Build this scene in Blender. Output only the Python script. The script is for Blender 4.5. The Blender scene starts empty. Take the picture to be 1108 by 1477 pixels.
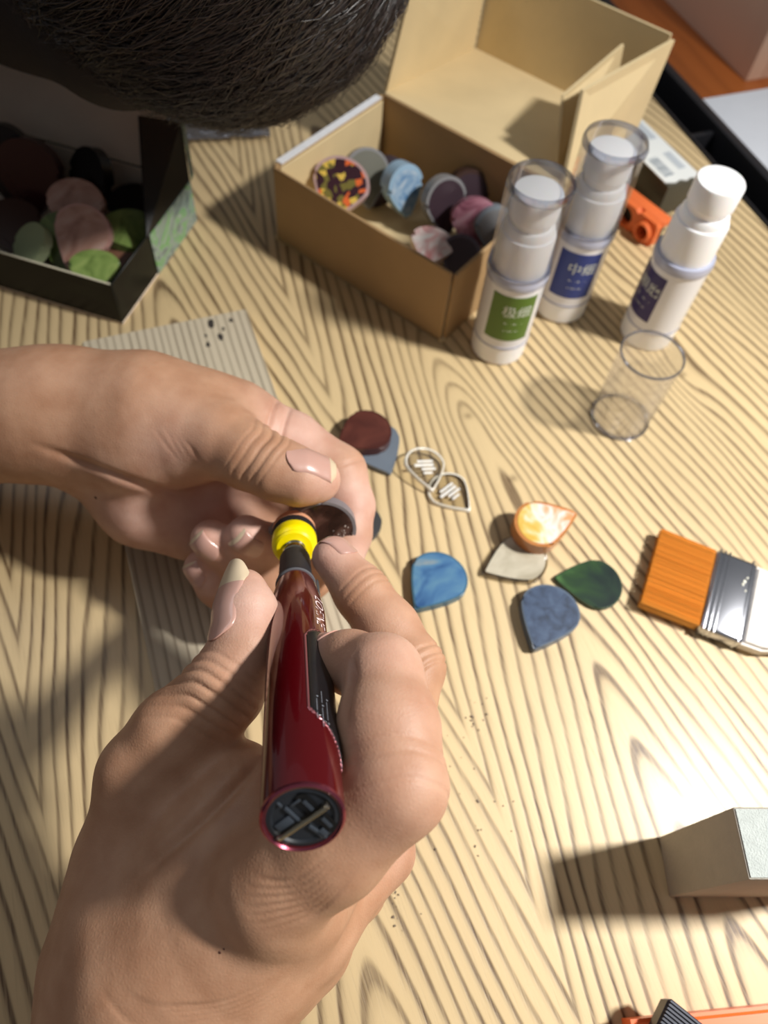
import bpy, bmesh, math, random
import numpy as np
from mathutils import Vector, Matrix
random.seed(7); rng = np.random.default_rng(7)
S = bpy.context.scene
COL = S.collection

# ------------------------------------------------------------------ camera
FPX, CH = 1110.0, 0.34                      # focal length in pixels (1108x1477 frame), camera height over the table top
_n = np.array([-84, 662, 1110.0]); _n /= np.linalg.norm(_n)      # straight down, seen from the camera
_Z = -_n; _F = np.array([0, 0, 1.0])
_Y = _F - (_F @ _n) * _n; _Y /= np.linalg.norm(_Y)
_X = np.cross(_Y, _Z)
CM = np.array([_X, _Y, _Z]); CP = np.array([0, 0, CH])
def ray(px, py): return np.array([(px - 554) / FPX, (py - 738.5) / FPX, 1.0])
def P(px, py, z=0.0):                       # pixel -> point on the level plane at height z
    r = CM @ ray(px, py); return CP + (z - CH) / r[2] * r
def D(px, py, d): return CP + CM @ (ray(px, py) * d)   # pixel -> point at depth d (metres) along the optical axis
def V(a): return Vector([float(x) for x in a])

cam = bpy.data.cameras.new('camera'); camo = bpy.data.objects.new('camera', cam); COL.objects.link(camo)
cam.sensor_fit = 'VERTICAL'; cam.sensor_height = 36.0; cam.lens = FPX / 1477 * 36
cam.clip_start = 0.01; cam.clip_end = 30
mw = Matrix.Identity(4)
for i in range(3):
    mw[i][0] = CM[i][0]; mw[i][1] = -CM[i][1]; mw[i][2] = -CM[i][2]; mw[i][3] = CP[i]
camo.matrix_world = mw
cam.dof.use_dof = True; cam.dof.focus_distance = 0.228; cam.dof.aperture_fstop = 11.5
S.camera = camo

# ------------------------------------------------------------------ light
W = bpy.data.worlds.new('room_light'); S.world = W; W.use_nodes = True
W.node_tree.nodes['Background'].inputs[0].default_value = (0.95, 0.97, 1.0, 1)
W.node_tree.nodes['Background'].inputs[1].default_value = 0.17
L = bpy.data.lights.new('desk_lamp_light', 'AREA'); L.shape = 'DISK'; L.size = 0.09; L.energy = 5.0; L.spread = math.radians(104); L.color = (1.0, 0.975, 0.93)
lo = bpy.data.objects.new('desk_lamp_light', L); COL.objects.link(lo)
lo.location = (0.64, 0.20, 0.78)
lo.rotation_euler = (Vector((0.19, 0.08, 0)) - lo.location).to_track_quat('-Z', 'Y').to_euler()
L2 = bpy.data.lights.new('ceiling_panel_light', 'AREA'); L2.shape = 'RECTANGLE'; L2.size = 0.9; L2.size_y = 0.5; L2.energy = 3.5; L2.color = (0.86, 0.92, 1.0)
lo2 = bpy.data.objects.new('ceiling_panel_light', L2); COL.objects.link(lo2); lo2.location = (-1.1, 0.75, 1.5)
lo2.rotation_euler = (Vector((0, 0.2, 0)) - lo2.location).to_track_quat('-Z', 'Y').to_euler()
S.view_settings.view_transform = 'Standard'; S.view_settings.look = 'None'
S.view_settings.exposure = 0.0; S.view_settings.gamma = 1.0; S.view_settings.use_curve_mapping = False

# ------------------------------------------------------------------ materials
def new_mat(name):
    m = bpy.data.materials.new(name); m.use_nodes = True
    nt = m.node_tree; return m, nt, nt.nodes['Principled BSDF']
def srgb(r, g, b):
    f = lambda c: (c / 255 / 12.92) if c / 255 <= 0.04045 else ((c / 255 + 0.055) / 1.055) ** 2.4
    return (f(r), f(g), f(b), 1)
MATS = {}
def plain(name, col, rough=0.5, metal=0.0, noise=0.06, nscale=60, bump=0.0, bscale=400, coat=0.0, spec=0.5, trans=0.0, sss=0.0, stretch=(1, 1, 1)):
    """principled surface with a faint procedural mottling"""
    if name in MATS: return MATS[name]
    m, nt, b = new_mat(name); N = nt.nodes; K = nt.links
    tc = N.new('ShaderNodeTexCoord'); mp = N.new('ShaderNodeMapping'); mp.inputs['Scale'].default_value = stretch
    K.new(tc.outputs['Object'], mp.inputs[0])
    nz = N.new('ShaderNodeTexNoise'); nz.inputs['Scale'].default_value = nscale; nz.inputs['Detail'].default_value = 5
    K.new(mp.outputs[0], nz.inputs['Vector'])
    mx = N.new('ShaderNodeMix'); mx.data_type = 'RGBA'
    mx.inputs['A'].default_value = tuple(max(0, c * (1 - noise * 2.2)) for c in col[:3]) + (1,)
    mx.inputs['B'].default_value = tuple(min(1, c * (1 + noise * 2.2)) for c in col[:3]) + (1,)
    K.new(nz.outputs['Fac'], mx.inputs['Factor']); K.new(mx.outputs['Result'], b.inputs['Base Color'])
    b.inputs['Roughness'].default_value = rough; b.inputs['Metallic'].default_value = metal
    b.inputs['Coat Weight'].default_value = coat; b.inputs['Specular IOR Level'].default_value = spec
    b.inputs['Transmission Weight'].default_value = trans
    if sss: b.inputs['Subsurface Weight'].default_value = sss; b.inputs['Subsurface Radius'].default_value = (0.004, 0.002, 0.001); b.inputs['Subsurface Scale'].default_value = 1.0
    if bump:
        n2 = N.new('ShaderNodeTexNoise'); n2.inputs['Scale'].default_value = bscale; K.new(mp.outputs[0], n2.inputs['Vector'])
        bp = N.new('ShaderNodeBump'); bp.inputs['Strength'].default_value = bump; bp.inputs['Distance'].default_value = 0.001
        K.new(n2.outputs['Fac'], bp.inputs['Height']); K.new(bp.outputs[0], b.inputs['Normal'])
    MATS[name] = m; return m
def clear_mat(name, tint=(0.93, 0.94, 0.96, 1), gloss=0.10, edge=0.55):
    """thin clear plastic: see-through, with a fresnel gloss"""
    m = bpy.data.materials.new(name); m.use_nodes = True; nt = m.node_tree; N = nt.nodes; K = nt.links
    N.remove(N['Principled BSDF']); out = N['Material Output']
    tr = N.new('ShaderNodeBsdfTransparent'); tr.inputs[0].default_value = tint
    gl = N.new('ShaderNodeBsdfGlossy'); gl.inputs['Roughness'].default_value = 0.06; gl.inputs['Color'].default_value = (0.9, 0.9, 0.95, 1)
    lw = N.new('ShaderNodeLayerWeight'); lw.inputs[0].default_value = 0.35
    mr = N.new('ShaderNodeMapRange'); mr.inputs['To Min'].default_value = gloss * 0.3; mr.inputs['To Max'].default_value = edge
    K.new(lw.outputs['Fresnel'], mr.inputs['Value']); mx = N.new('ShaderNodeMixShader')
    K.new(mr.outputs[0], mx.inputs[0]); K.new(tr.outputs[0], mx.inputs[1]); K.new(gl.outputs[0], mx.inputs[2]); K.new(mx.outputs[0], out.inputs[0])
    return m
def ramp(nt, stops):
    r = nt.nodes.new('ShaderNodeValToRGB'); e = r.color_ramp.elements
    while len(e) < len(stops): e.new(0.5)
    for el, (p, c) in zip(e, stops): el.position = p; el.color = c if len(c) == 4 else tuple(c) + (1,)
    return r
def mth(nt, op, a, b=None, c=None):
    n = nt.nodes.new('ShaderNodeMath'); n.operation = op
    for i, v in enumerate((a, b, c)):
        if v is None: continue
        if isinstance(v, (int, float)): n.inputs[i].default_value = v
        else: nt.links.new(v, n.inputs[i])
    return n.outputs[0]

def wood_mat(name, light, dark, spacing, knots=(), warp=0.006, rough=0.33, fine=0.5, line=0.75, bumpd=0.0004, coat=0.0, axes=(), k=0.17):
    """ring-grain wood; object X runs along the grain, Y across it"""
    m, nt, b = new_mat(name); N = nt.nodes; K = nt.links
    tc = N.new('ShaderNodeTexCoord'); sp = N.new('ShaderNodeSeparateXYZ'); K.new(tc.outputs['Object'], sp.inputs[0])
    x, y, z = sp.outputs[0], sp.outputs[1], sp.outputs[2]
    def noise(scale, sx, sy, detail=2, rgh=0.5, off=0.0):
        mp = N.new('ShaderNodeMapping'); mp.inputs['Scale'].default_value = (sx, sy, 1); mp.inputs['Location'].default_value = (off, off * 1.7, 0)
        K.new(tc.outputs['Object'], mp.inputs[0]); n = N.new('ShaderNodeTexNoise'); n.inputs['Scale'].default_value = scale
        n.inputs['Detail'].default_value = detail; n.inputs['Roughness'].default_value = rgh; K.new(mp.outputs[0], n.inputs['Vector']); return n.outputs['Fac']
    big = mth(nt, 'SUBTRACT', noise(1.0, 5.0, 13.0, 1), 0.5)
    med = mth(nt, 'SUBTRACT', noise(1.0, 14.0, 42.0, 2, 0.5, 3.1), 0.5)
    v = mth(nt, 'ADD', y, mth(nt, 'MULTIPLY', big, warp * 9))
    if axes:                                # cathedral arches opening along +X about each axis
        dm = None
        for (ya, c) in axes:
            q = mth(nt, 'SUBTRACT', v, ya); q = mth(nt, 'SQRT', mth(nt, 'ADD', mth(nt, 'MULTIPLY', q, q), c * c))
            dm = q if dm is None else mth(nt, 'MINIMUM', dm, q)
        v = mth(nt, 'SUBTRACT', dm, mth(nt, 'MULTIPLY', x, k))
    v = mth(nt, 'ADD', v, mth(nt, 'MULTIPLY', med, warp * 1.3))
    for (kx, ky, s, a) in knots:            # grain lines swerving round a knot
        dx = mth(nt, 'MULTIPLY', mth(nt, 'SUBTRACT', x, kx), 0.45); dy = mth(nt, 'SUBTRACT', y, ky)
        r2 = mth(nt, 'ADD', mth(nt, 'MULTIPLY', dx, dx), mth(nt, 'MULTIPLY', dy, dy))
        g = mth(nt, 'POWER', 2.718, mth(nt, 'MULTIPLY', r2, -1.0 / (s * s)))
        v = mth(nt, 'ADD', v, mth(nt, 'MULTIPLY', g, a))
    ph = mth(nt, 'DIVIDE', v, spacing)
    ph = mth(nt, 'ADD', ph, mth(nt, 'MULTIPLY', mth(nt, 'SUBTRACT', noise(1.0, 3.0, 26.0, 2, 0.5, 8.0), 0.5), 1.7))
    fr = mth(nt, 'FRACT', ph)
    wr = ramp(nt, [(0.0, (0, 0, 0)), (0.36, (0.04,) * 3), (0.56, (0.34,) * 3), (0.68, (1,) * 3), (0.80, (0.95,) * 3), (0.90, (0.08,) * 3), (1.0, (0, 0, 0))])
    K.new(fr, wr.inputs[0])
    streak = noise(1.0, 26.0, 1500.0, 3, 0.6, 1.0); sr = ramp(nt, [(0.30, (0.5,) * 3), (0.60, (1,) * 3)]); K.new(streak, sr.inputs[0])
    vary = noise(1.0, 6.0, 40.0, 2, 0.5, 5.0); vr = ramp(nt, [(0.3, (0.52,) * 3), (0.60, (1.0,) * 3)]); K.new(vary, vr.inputs[0])
    f = mth(nt, 'MULTIPLY', mth(nt, 'MULTIPLY', wr.outputs[0], sr.outputs[0]), mth(nt, 'MULTIPLY', vr.outputs[0], line))
    pores = noise(1.0, 40.0, 2600.0, 2, 0.6, 2.0); pr = ramp(nt, [(0.56, (0, 0, 0)), (0.75, (1, 1, 1))]); K.new(pores, pr.inputs[0])
    f = mth(nt, 'MINIMUM', mth(nt, 'ADD', f, mth(nt, 'MULTIPLY', pr.outputs[0], 0.22 * fine)), 1.0)
    for (kx, ky, s, a) in knots:            # the knot's dark eye
        dx = mth(nt, 'SUBTRACT', x, kx); dy = mth(nt, 'SUBTRACT', y, ky)
        r2 = mth(nt, 'ADD', mth(nt, 'MULTIPLY', dx, dx), mth(nt, 'MULTIPLY', dy, dy))
        f = mth(nt, 'MINIMUM', mth(nt, 'ADD', f, mth(nt, 'MULTIPLY', mth(nt, 'POWER', 2.718, mth(nt, 'MULTIPLY', r2, -1.0 / (0.0022 ** 2))), 0.5)), 1.0)
    tone = noise(1.0, 2.0, 9.0, 2, 0.5, 7.0); lr = ramp(nt, [(0.35, tuple(c * 0.90 for c in light[:3])), (0.65, tuple(min(1, c * 1.08) for c in light[:3]))]); K.new(tone, lr.inputs[0])
    mx = N.new('ShaderNodeMix'); mx.data_type = 'RGBA'; mx.inputs['B'].default_value = dark
    K.new(f, mx.inputs['Factor']); K.new(lr.outputs[0], mx.inputs['A']); K.new(mx.outputs['Result'], b.inputs['Base Color'])
    b.inputs['Roughness'].default_value = rough; b.inputs['Coat Weight'].default_value = coat; b.inputs['Coat Roughness'].default_value = 0.25
    bp = N.new('ShaderNodeBump'); bp.inputs['Strength'].default_value = 0.35; bp.inputs['Distance'].default_value = bumpd; bp.invert = True
    K.new(f, bp.inputs['Height']); K.new(bp.outputs[0], b.inputs['Normal'])
    return m

# ------------------------------------------------------------------ object helpers
def tag(o, label=None, cat=None, group=None, kind=None):
    if label: o['label'] = label
    if cat: o['category'] = cat
    if group: o['group'] = group
    if kind: o['kind'] = kind
    return o
def empty(name, loc=(0, 0, 0), rz=0.0, label=None, cat=None, group=None):
    o = bpy.data.objects.new(name, None); COL.objects.link(o); o.empty_display_size = 0.01
    o.location = V(loc); o.rotation_euler = (0, 0, rz); return tag(o, label, cat, group)
def link(name, me, mat, parent=None, smooth=False, sharp=None):
    o = bpy.data.objects.new(name, me); COL.objects.link(o)
    if mat: me.materials.append(mat)
    if smooth:
        me.polygons.foreach_set('use_smooth', [True] * len(me.polygons))
        if sharp: me.set_sharp_from_angle(angle=math.radians(sharp))
    if parent: o.parent = parent
    return o
def from_bm(name, bm, mat, parent=None, smooth=False, sharp=None):
    bmesh.ops.recalc_face_normals(bm, faces=bm.faces)
    me = bpy.data.meshes.new(name); bm.to_mesh(me); bm.free(); return link(name, me, mat, parent, smooth, sharp)
def pydata(name, vs, fs, mat, parent=None, smooth=False, sharp=None):
    me = bpy.data.meshes.new(name); me.from_pydata([tuple(map(float, v)) for v in vs], [], fs); me.validate(); return link(name, me, mat, parent, smooth, sharp)
def bm_box(bm, c, s, M=None, bev=0.0, seg=2):
    r = bmesh.ops.create_cube(bm, size=1.0); vs = r['verts']
    bmesh.ops.scale(bm, vec=s, verts=vs)
    if bev:
        es = list({e for v in vs for e in v.link_edges}); rr = bmesh.ops.bevel(bm, geom=es, offset=bev, segments=seg, affect='EDGES', profile=0.5)
        vs = list({v for f in rr['faces'] for v in f.verts} | {v for v in vs if v.is_valid})
        vs = list({v for v in vs if v.is_valid})
    if M is not None: bmesh.ops.transform(bm, matrix=M, verts=vs)
    bmesh.ops.translate(bm, vec=c, verts=vs); return vs
def box(name, c, s, mat, parent=None, M=None, bev=0.0, seg=2, smooth=True):
    bm = bmesh.new(); bm_box(bm, c, s, M, bev, seg); return from_bm(name, bm, mat, parent, smooth and bev > 0, 40)
def bm_lathe(bm, prof, seg=48, close=False):
    rings = []
    for (r, z) in prof:
        if r < 1e-6: rings.append([bm.verts.new((0, 0, z))])
        else: rings.append([bm.verts.new((r * math.cos(2 * math.pi * i / seg), r * math.sin(2 * math.pi * i / seg), z)) for i in range(seg)])
    prs = list(zip(rings, rings[1:])) + ([(rings[-1], rings[0])] if close else [])
    for a, b in prs:
        for i in range(seg):
            j = (i + 1) % seg
            if len(a) == 1 and len(b) == 1: continue
            if len(a) == 1: bm.faces.new((a[0], b[i], b[j]))
            elif len(b) == 1: bm.faces.new((a[i], a[j], b[0]))
            else: bm.faces.new((a[i], a[j], b[j], b[i]))
def lathe(name, prof, mat, parent=None, seg=48, M=None, sharp=35, close=False):
    bm = bmesh.new(); bm_lathe(bm, prof, seg, close)
    if M is not None: bmesh.ops.transform(bm, matrix=M, verts=bm.verts)
    return from_bm(name, bm, mat, parent, True, sharp)
def panel(name, quad, th, mat, parent=None, bev=0.0):
    """a sheet with thickness from four corner points"""
    q = [V(p) for p in quad]; n = (q[1] - q[0]).cross(q[3] - q[0]).normalized() * th
    bm = bmesh.new(); a = [bm.verts.new(p) for p in q]; b = [bm.verts.new(p + n) for p in q]
    bm.faces.new(a[::-1]); bm.faces.new(b)
    for i in range(len(q)): j = (i + 1) % len(q); bm.faces.new((a[i], a[j], b[j], b[i]))
    if bev: bmesh.ops.bevel(bm, geom=list(bm.edges), offset=bev, segments=2, affect='EDGES')
    return from_bm(name, bm, mat, parent, bev > 0, 40)
def prism(name, outline, z0, z1, mat, parent=None, bev=0.0, seg=2, M=None, sharp=40):
    bm = bmesh.new(); a = [bm.verts.new((x, y, z0)) for x, y in outline]; b = [bm.verts.new((x, y, z1)) for x, y in outline]
    f0 = bm.faces.new(a[::-1]); f1 = bm.faces.new(b); n = len(a)
    for i in range(n): j = (i + 1) % n; bm.faces.new((a[i], a[j], b[j], b[i]))
    if bev: bmesh.ops.bevel(bm, geom=list(f0.edges) + list(f1.edges), offset=bev, segments=seg, affect='EDGES')
    if M is not None: bmesh.ops.transform(bm, matrix=M, verts=bm.verts)
    return from_bm(name, bm, mat, parent, True, sharp)
def text_mesh(body, size, cjk=False, extrude=0.0):
    cu = bpy.data.curves.new('lettering', 'FONT'); cu.body = body; cu.size = size; cu.align_x = 'CENTER'; cu.align_y = 'CENTER'; cu.extrude = extrude; cu.resolution_u = 3
    o = bpy.data.objects.new('lettering', cu); COL.objects.link(o); bpy.context.view_layer.update()
    me = bpy.data.meshes.new_from_object(o.evaluated_get(bpy.context.evaluated_depsgraph_get())); bpy.data.objects.remove(o); return me

# ------------------------------------------------------------------ floor and table
GA = math.radians(-64)                       # direction of the table's grain and long edge
GU = np.array([math.cos(GA), math.sin(GA), 0]); GV = np.array([-math.sin(GA), math.cos(GA), 0])
def TL(x, y, z=0.0): return GU * x + GV * y + np.array([0, 0, z])       # table frame -> world
def to_t(w): return float(np.dot(w, GU)), float(np.dot(w, GV))
floor_m = wood_mat('floor_boards', srgb(150, 88, 48), srgb(95, 50, 26), 0.02, rough=0.4)
fl = box('floor', (0, 0, -0.735), (5, 5, 0.03), floor_m); tag(fl, kind='structure')
wb_ = box('wall_back', (0, 2.47, 0.5), (5, 0.06, 2.5), plain('wall_plaster', srgb(214, 210, 202), 0.9, noise=0.03, nscale=20, bump=0.2, bscale=200)); tag(wb_, kind='structure')
kn = [to_t(P(675, 600)), to_t(P(740, 690)), to_t(P(985, 540))]
ash = wood_mat('ash_table', srgb(214, 189, 144), srgb(80, 53, 28), 0.0066, warp=0.0022, rough=0.47, line=1.0, fine=0.9, coat=0.12,
               knots=[(kn[0][0], kn[0][1], 0.013, -0.010), (kn[1][0], kn[1][1], 0.012, -0.007), (kn[2][0], kn[2][1], 0.012, 0.008)],
               axes=((0.156, 0.006), (0.014, 0.006), (-0.20, 0.006)))
TE = 0.423
tb = empty('work_table', (0, 0, 0), GA, 'pale ash work table with bold brown grain under everything', 'table')
box('tabletop', (-0.25, (TE - 0.24) / 2, -0.0125), (1.5, TE + 0.24, 0.025), ash, tb, bev=0.002)
for sx in (-0.94, 0.44):
    for sy in (-0.18, TE - 0.05): box('leg', (sx, sy, -0.3725), (0.05, 0.05, 0.695), ash, tb, bev=0.003)
for sy in (-0.18, TE - 0.05): box('rail', (-0.25, sy, -0.06), (1.33, 0.02, 0.07), ash, tb, bev=0.001)

# low orange-brown bench behind the table edge, with black tray, white sheet and pine crate
oak = wood_mat('orange_wood', srgb(176, 98, 44), srgb(120, 60, 24), 0.03, rough=0.35, line=0.35)
bz = -0.05
bn = empty('side_bench', TL(-0.2, TE + 0.42, 0), GA, 'orange-brown wooden bench beyond the black tray', 'bench')
box('bench_top', (0, 0, bz - 0.011), (1.6, 0.80, 0.022), oak, bn, bev=0.002)
for sx in (-0.75, 0.75):
    for sy in (-0.35, 0.35): box('leg', (sx, sy, (bz - 0.022 - 0.72) / 2), (0.05, 0.05, 0.72 + bz - 0.022), oak, bn, bev=0.003)
blackp = plain('black_plastic', srgb(30, 30, 34), 0.42, noise=0.05)
def pt(px, py, z=0.0): return to_t(P(px, py, z))
tr = empty('tray', TL(0, 0, bz), GA, 'black compartment tray along the edge of the ash table', 'tray')
tx0, tx1, ty0, ty1 = -0.72, -0.12, TE + 0.004, TE + 0.0415
dep = 0.045
box('tray_base', ((tx0 + tx1) / 2, (ty0 + ty1) / 2, 0.0016), (tx1 - tx0, ty1 - ty0, 0.003), blackp, tr)
for y, w in ((ty0 + 0.0012, 0.0024), (ty1 - 0.0042, 0.0084)):
    box('tray_side', ((tx0 + tx1) / 2, y, 0.003 + dep / 2), (tx1 - tx0, w, dep), blackp, tr, bev=0.0008)
dvx = pt(1005, 182)[0]
for x in (tx0 + 0.002, dvx - 0.17, dvx, dvx + 0.17, tx1 - 0.002):
    box('divider', (x, (ty0 + ty1) / 2 - 0.003, 0.003 + dep * 0.44), (0.004, ty1 - ty0 - 0.011, dep * 0.88), blackp, tr, bev=0.0006)
whitep = plain('white_card', srgb(226, 230, 238), 0.55, noise=0.02)
wz = bz + 0.001
c0 = pt(1010, 140, wz + 0.036); yy0 = ty1 + 0.003
sheet = empty('white_board', TL(0, 0, bz), GA, 'white board lying beside the black tray below the pine crate', 'board')
box('panel', (c0[0] + 0.15, yy0 + 0.11, 0.018), (0.30, 0.22, 0.036), whitep, sheet, bev=0.002)
pine = wood_mat('pine_crate', srgb(238, 208, 184), srgb(196, 156, 130), 0.022, rough=0.55, line=0.45, fine=0.4)
cw = P(1075, 118, bz); cx, cy = to_t(cw)
cr = empty('pine_crate', cw, GA, 'tall pale pine crate standing on the orange bench', 'crate')
for nm, c, s in (('side_panel', (-0.15, 0.009, 0.08), (0.30, 0.018, 0.16)), ('side_panel', (-0.15, 0.191, 0.08), (0.30, 0.018, 0.16)),
                 ('end_panel', (-0.009, 0.10, 0.08), (0.0179, 0.164, 0.16)), ('end_panel', (-0.291, 0.10, 0.08), (0.0179, 0.164, 0.16)), ('bottom_panel', (-0.15, 0.1, 0.006), (0.264, 0.164, 0.012))):
    box(nm, c, s, pine, cr, bev=0.0012)

# ------------------------------------------------------------------ grey weathered board under the hands
weather = wood_mat('weathered_board', srgb(196, 184, 160), srgb(120, 106, 88), 0.0043, warp=0.0008, rough=0.7, line=0.85, fine=1.0, bumpd=0.0008)
BT = 0.007
b0 = P(118, 492, BT); b1 = P(357, 452, BT); b2 = P(230, 1028, BT)
bu = (b2 - b0); bl = np.linalg.norm(bu); ang = math.atan2(bu[1], bu[0]); bw = float(np.linalg.norm(b1 - b0))
bd = empty('wooden_board', (b0[0], b0[1], 0), ang, 'weathered grey ridged board lying under the two hands', 'board')
bm = bmesh.new(); bm_box(bm, (bl / 2, bw / 2, BT / 2), (bl, bw, BT), None, 0.0006, 1)
brd = from_bm('plank', bm, weather, bd, True, 40)
stain = plain('dark_stain', srgb(58, 52, 48), 0.8, noise=0.2)
def blob(n, r, seedv, z0, z1):
    g = np.random.default_rng(seedv); ph = np.linspace(0, 2 * math.pi, n, endpoint=False)
    rr = r * (0.7 + 0.5 * g.random(n)); return [(float(rr[i] * math.cos(p)), float(rr[i] * math.sin(p) * 0.6)) for i, p in enumerate(ph)]
for i, (px, py, r) in enumerate(((305, 467, 0.0034), (318, 486, 0.0028), (300, 497, 0.0022), (333, 462, 0.0020), (297, 484, 0.0013), (322, 474, 0.0015))):
    w = P(px, py, BT); lx = float((w - [b0[0], b0[1], 0])[:2] @ [math.cos(ang), math.sin(ang)]); ly = float((w - [b0[0], b0[1], 0])[:2] @ [-math.sin(ang), math.cos(ang)])
    prism('stain', [(lx + a, ly + b) for a, b in blob(11, r, i, 0, 0)], BT - 0.0002, BT + 0.00012, stain, bd)

# ------------------------------------------------------------------ cardboard box with its open lid
def card_mat(name, c1, nz=0.06):
    return plain(name, c1, 0.75, noise=nz, nscale=35, bump=0.15, bscale=900)
kraft = card_mat('kraft_outside', srgb(172, 140, 98)); kraft_in = card_mat('kraft_inside', srgb(216, 194, 150))
tape = plain('white_tape', srgb(232, 234, 238), 0.35, noise=0.05, nscale=300)
HB = 0.052; CT = 0.0022
fl_, fr_, bl_ = P(390, 240, HB), P(655, 398, HB), P(552, 132, HB)
ex = fr_ - fl_; BL_ = float(np.linalg.norm(ex)); ex /= BL_
ey = np.array([-ex[1], ex[0], 0]); BD_ = float((bl_ - fl_) @ ey)
bang = math.atan2(ex[1], ex[0])
cb = empty('cardboard_box', (fl_[0], fl_[1], 0), bang, 'small open kraft cardboard box holding thick guitar picks', 'box')
box('bottom_panel', (BL_ / 2, BD_ / 2, CT / 2 + 0.0002), (BL_, BD_, CT), kraft_in, cb)
def wall(nm, c, s, m, bev=0.0005, M=None): return box(nm, c, s, m, cb, M=M, bev=bev, seg=1)
wall('front_panel', (BL_ / 2, CT / 2, HB / 2), (BL_ - 0.004, CT, HB), kraft)
wall('front_lining', (BL_ / 2, CT * 1.45, HB / 2 - 0.001), (BL_ - 0.006, CT * 0.8, HB - 0.003), kraft_in)
wall('back_panel', (BL_ / 2, BD_ - CT / 2, HB / 2), (BL_ - 0.003, CT, HB), kraft)
wall('left_panel', (CT / 2, BD_ / 2, HB / 2), (CT, BD_ - 0.005, HB), kraft)
wall('left_lining', (CT * 1.5, BD_ / 2, HB / 2 - 0.001), (CT * 0.9, BD_ - 0.010, HB - 0.002), kraft_in)
wall('right_panel', (BL_ - CT / 2, BD_ / 2, HB / 2 - 0.001), (CT, BD_ - 0.006, HB - 0.002), kraft)
box('tape_strip', (CT / 2, BD_ / 2, HB + 0.0001), (CT * 2.2, BD_ - 0.012, 0.0006), tape, cb)
box('tape_strip', (-0.0004, BD_ / 2, HB - 0.004), (0.0005, BD_ - 0.012, 0.008), tape, cb)
# lid, folded back flat behind the box
LZ = 0.040; LH = 0.058
h0 = np.array([0, BD_, HB]); 
def lp(x, y, up=0.0, lean=0.0):              # lid frame: y runs back from the hinge, sinking a little
    t = y / BD_; base = np.array([x, BD_ + y, HB - (HB - LZ) * t]); return base + np.array([lean, 0.0, up])
panel('lid_panel', [lp(0.001, 0), lp(BL_ - 0.001, 0), lp(BL_ - 0.001, BD_), lp(0.001, BD_)], -CT, kraft_in, cb)
panel('lid_wall', [lp(0.001, BD_), lp(BL_ - 0.001, BD_), lp(BL_ - 0.001, BD_ + 0.004, LH), lp(0.001, BD_ + 0.004, LH)], -CT, kraft_in, cb)
panel('lid_wall', [lp(0.001, 0.002), lp(0.001, BD_ - 0.002), lp(0.003, BD_ - 0.002, LH), lp(0.006, 0.012, LH)], -CT, kraft_in, cb)
panel('lid_wall', [lp(BL_, BD_ - 0.003), lp(BL_, 0.004), lp(BL_ - 0.012, 0.022, LH * 0.80), lp(BL_ + 0.002, BD_ - 0.001, LH)], -CT, kraft_in, cb)
panel('dust_flap', [lp(BL_ - 0.018, BD_ - 0.010, 0.001), lp(BL_ - 0.010, 0.012, 0.001), lp(BL_ - 0.026, 0.03, LH * 0.60), lp(BL_ - 0.020, BD_ - 0.022, LH * 0.9)], -CT * 0.8, kraft_in, cb)

# ------------------------------------------------------------------ guitar picks
def pick_outline(w, l, n=46, point=0.8):
    """teardrop: rounded back, straight flanks running to one blunt point towards -Y"""
    pts = []; h = n // 2
    for i in range(h): a = math.pi * i / h; pts.append((w / 2 * math.cos(a), l * 0.40 * math.sin(a)))
    q = h // 2; lo = [(t, w / 2 * (1 - t ** 1.36)) for t in np.linspace(0, 0.975, q)]
    pts += [(-x, -l * 0.64 * t) for t, x in lo] + [(x, -l * 0.64 * t) for t, x in lo[::-1]][:-1]
    return [(float(x), float(y + l * 0.08)) for x, y in pts]
def marble(name, cols, scale=60, rough=0.28, dist=2.0, alpha=None, grain=0.0, grad=0.0):
    m, nt, b = new_mat(name); N = nt.nodes; K = nt.links; tc = N.new('ShaderNodeTexCoord')
    nz = N.new('ShaderNodeTexNoise'); nz.inputs['Scale'].default_value = scale; nz.inputs['Detail'].default_value = 4; nz.inputs['Distortion'].default_value = dist
    K.new(tc.outputs['Object'], nz.inputs['Vector']); n = len(cols)
    r = ramp(nt, [(0.30 + 0.42 * i / max(1, n - 1), c) for i, c in enumerate(cols)]); fac = nz.outputs['Fac']
    if grad:
        sx = N.new('ShaderNodeSeparateXYZ'); K.new(tc.outputs['Object'], sx.inputs[0]); fac = mth(nt, 'ADD', mth(nt, 'ADD', mth(nt, 'MULTIPLY', fac, 0.7), 0.15), mth(nt, 'MULTIPLY', sx.outputs[1], grad))
    K.new(fac, r.inputs[0])
    K.new(r.outputs[0], b.inputs['Base Color']); b.inputs['Roughness'].default_value = rough
    if grain:
        sc = N.new('ShaderNodeTexNoise'); sc.inputs['Scale'].default_value = 900; K.new(tc.outputs['Object'], sc.inputs['Vector'])
        bp = N.new('ShaderNodeBump'); bp.inputs['Strength'].default_value = grain; bp.inputs['Distance'].default_value = 0.0003; K.new(sc.outputs['Fac'], bp.inputs['Height']); K.new(bp.outputs[0], b.inputs['Normal'])
    return m
def pick(name, loc, rz, w, l, th, m_face, m_edge, label, group=None, tilt=None, bev=None, cat='guitar pick'):
    t = empty(name, loc, 0, label, cat, group)
    R = Matrix.Rotation(rz, 4, 'Z')
    if tilt is not None: R = tilt @ R
    t.rotation_euler = R.to_euler()
    o = pick_outline(w, l); bev = bev or th * 0.28
    prism('body', o, 0, th, m_edge, t, bev=bev, seg=3)
    s = 1 - 2 * bev / w * 0.9
    if m_face: prism('face', [(x * s, y * s) for x, y in o], th - 0.0003, th + 0.00015, m_face, t)
    return t
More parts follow.
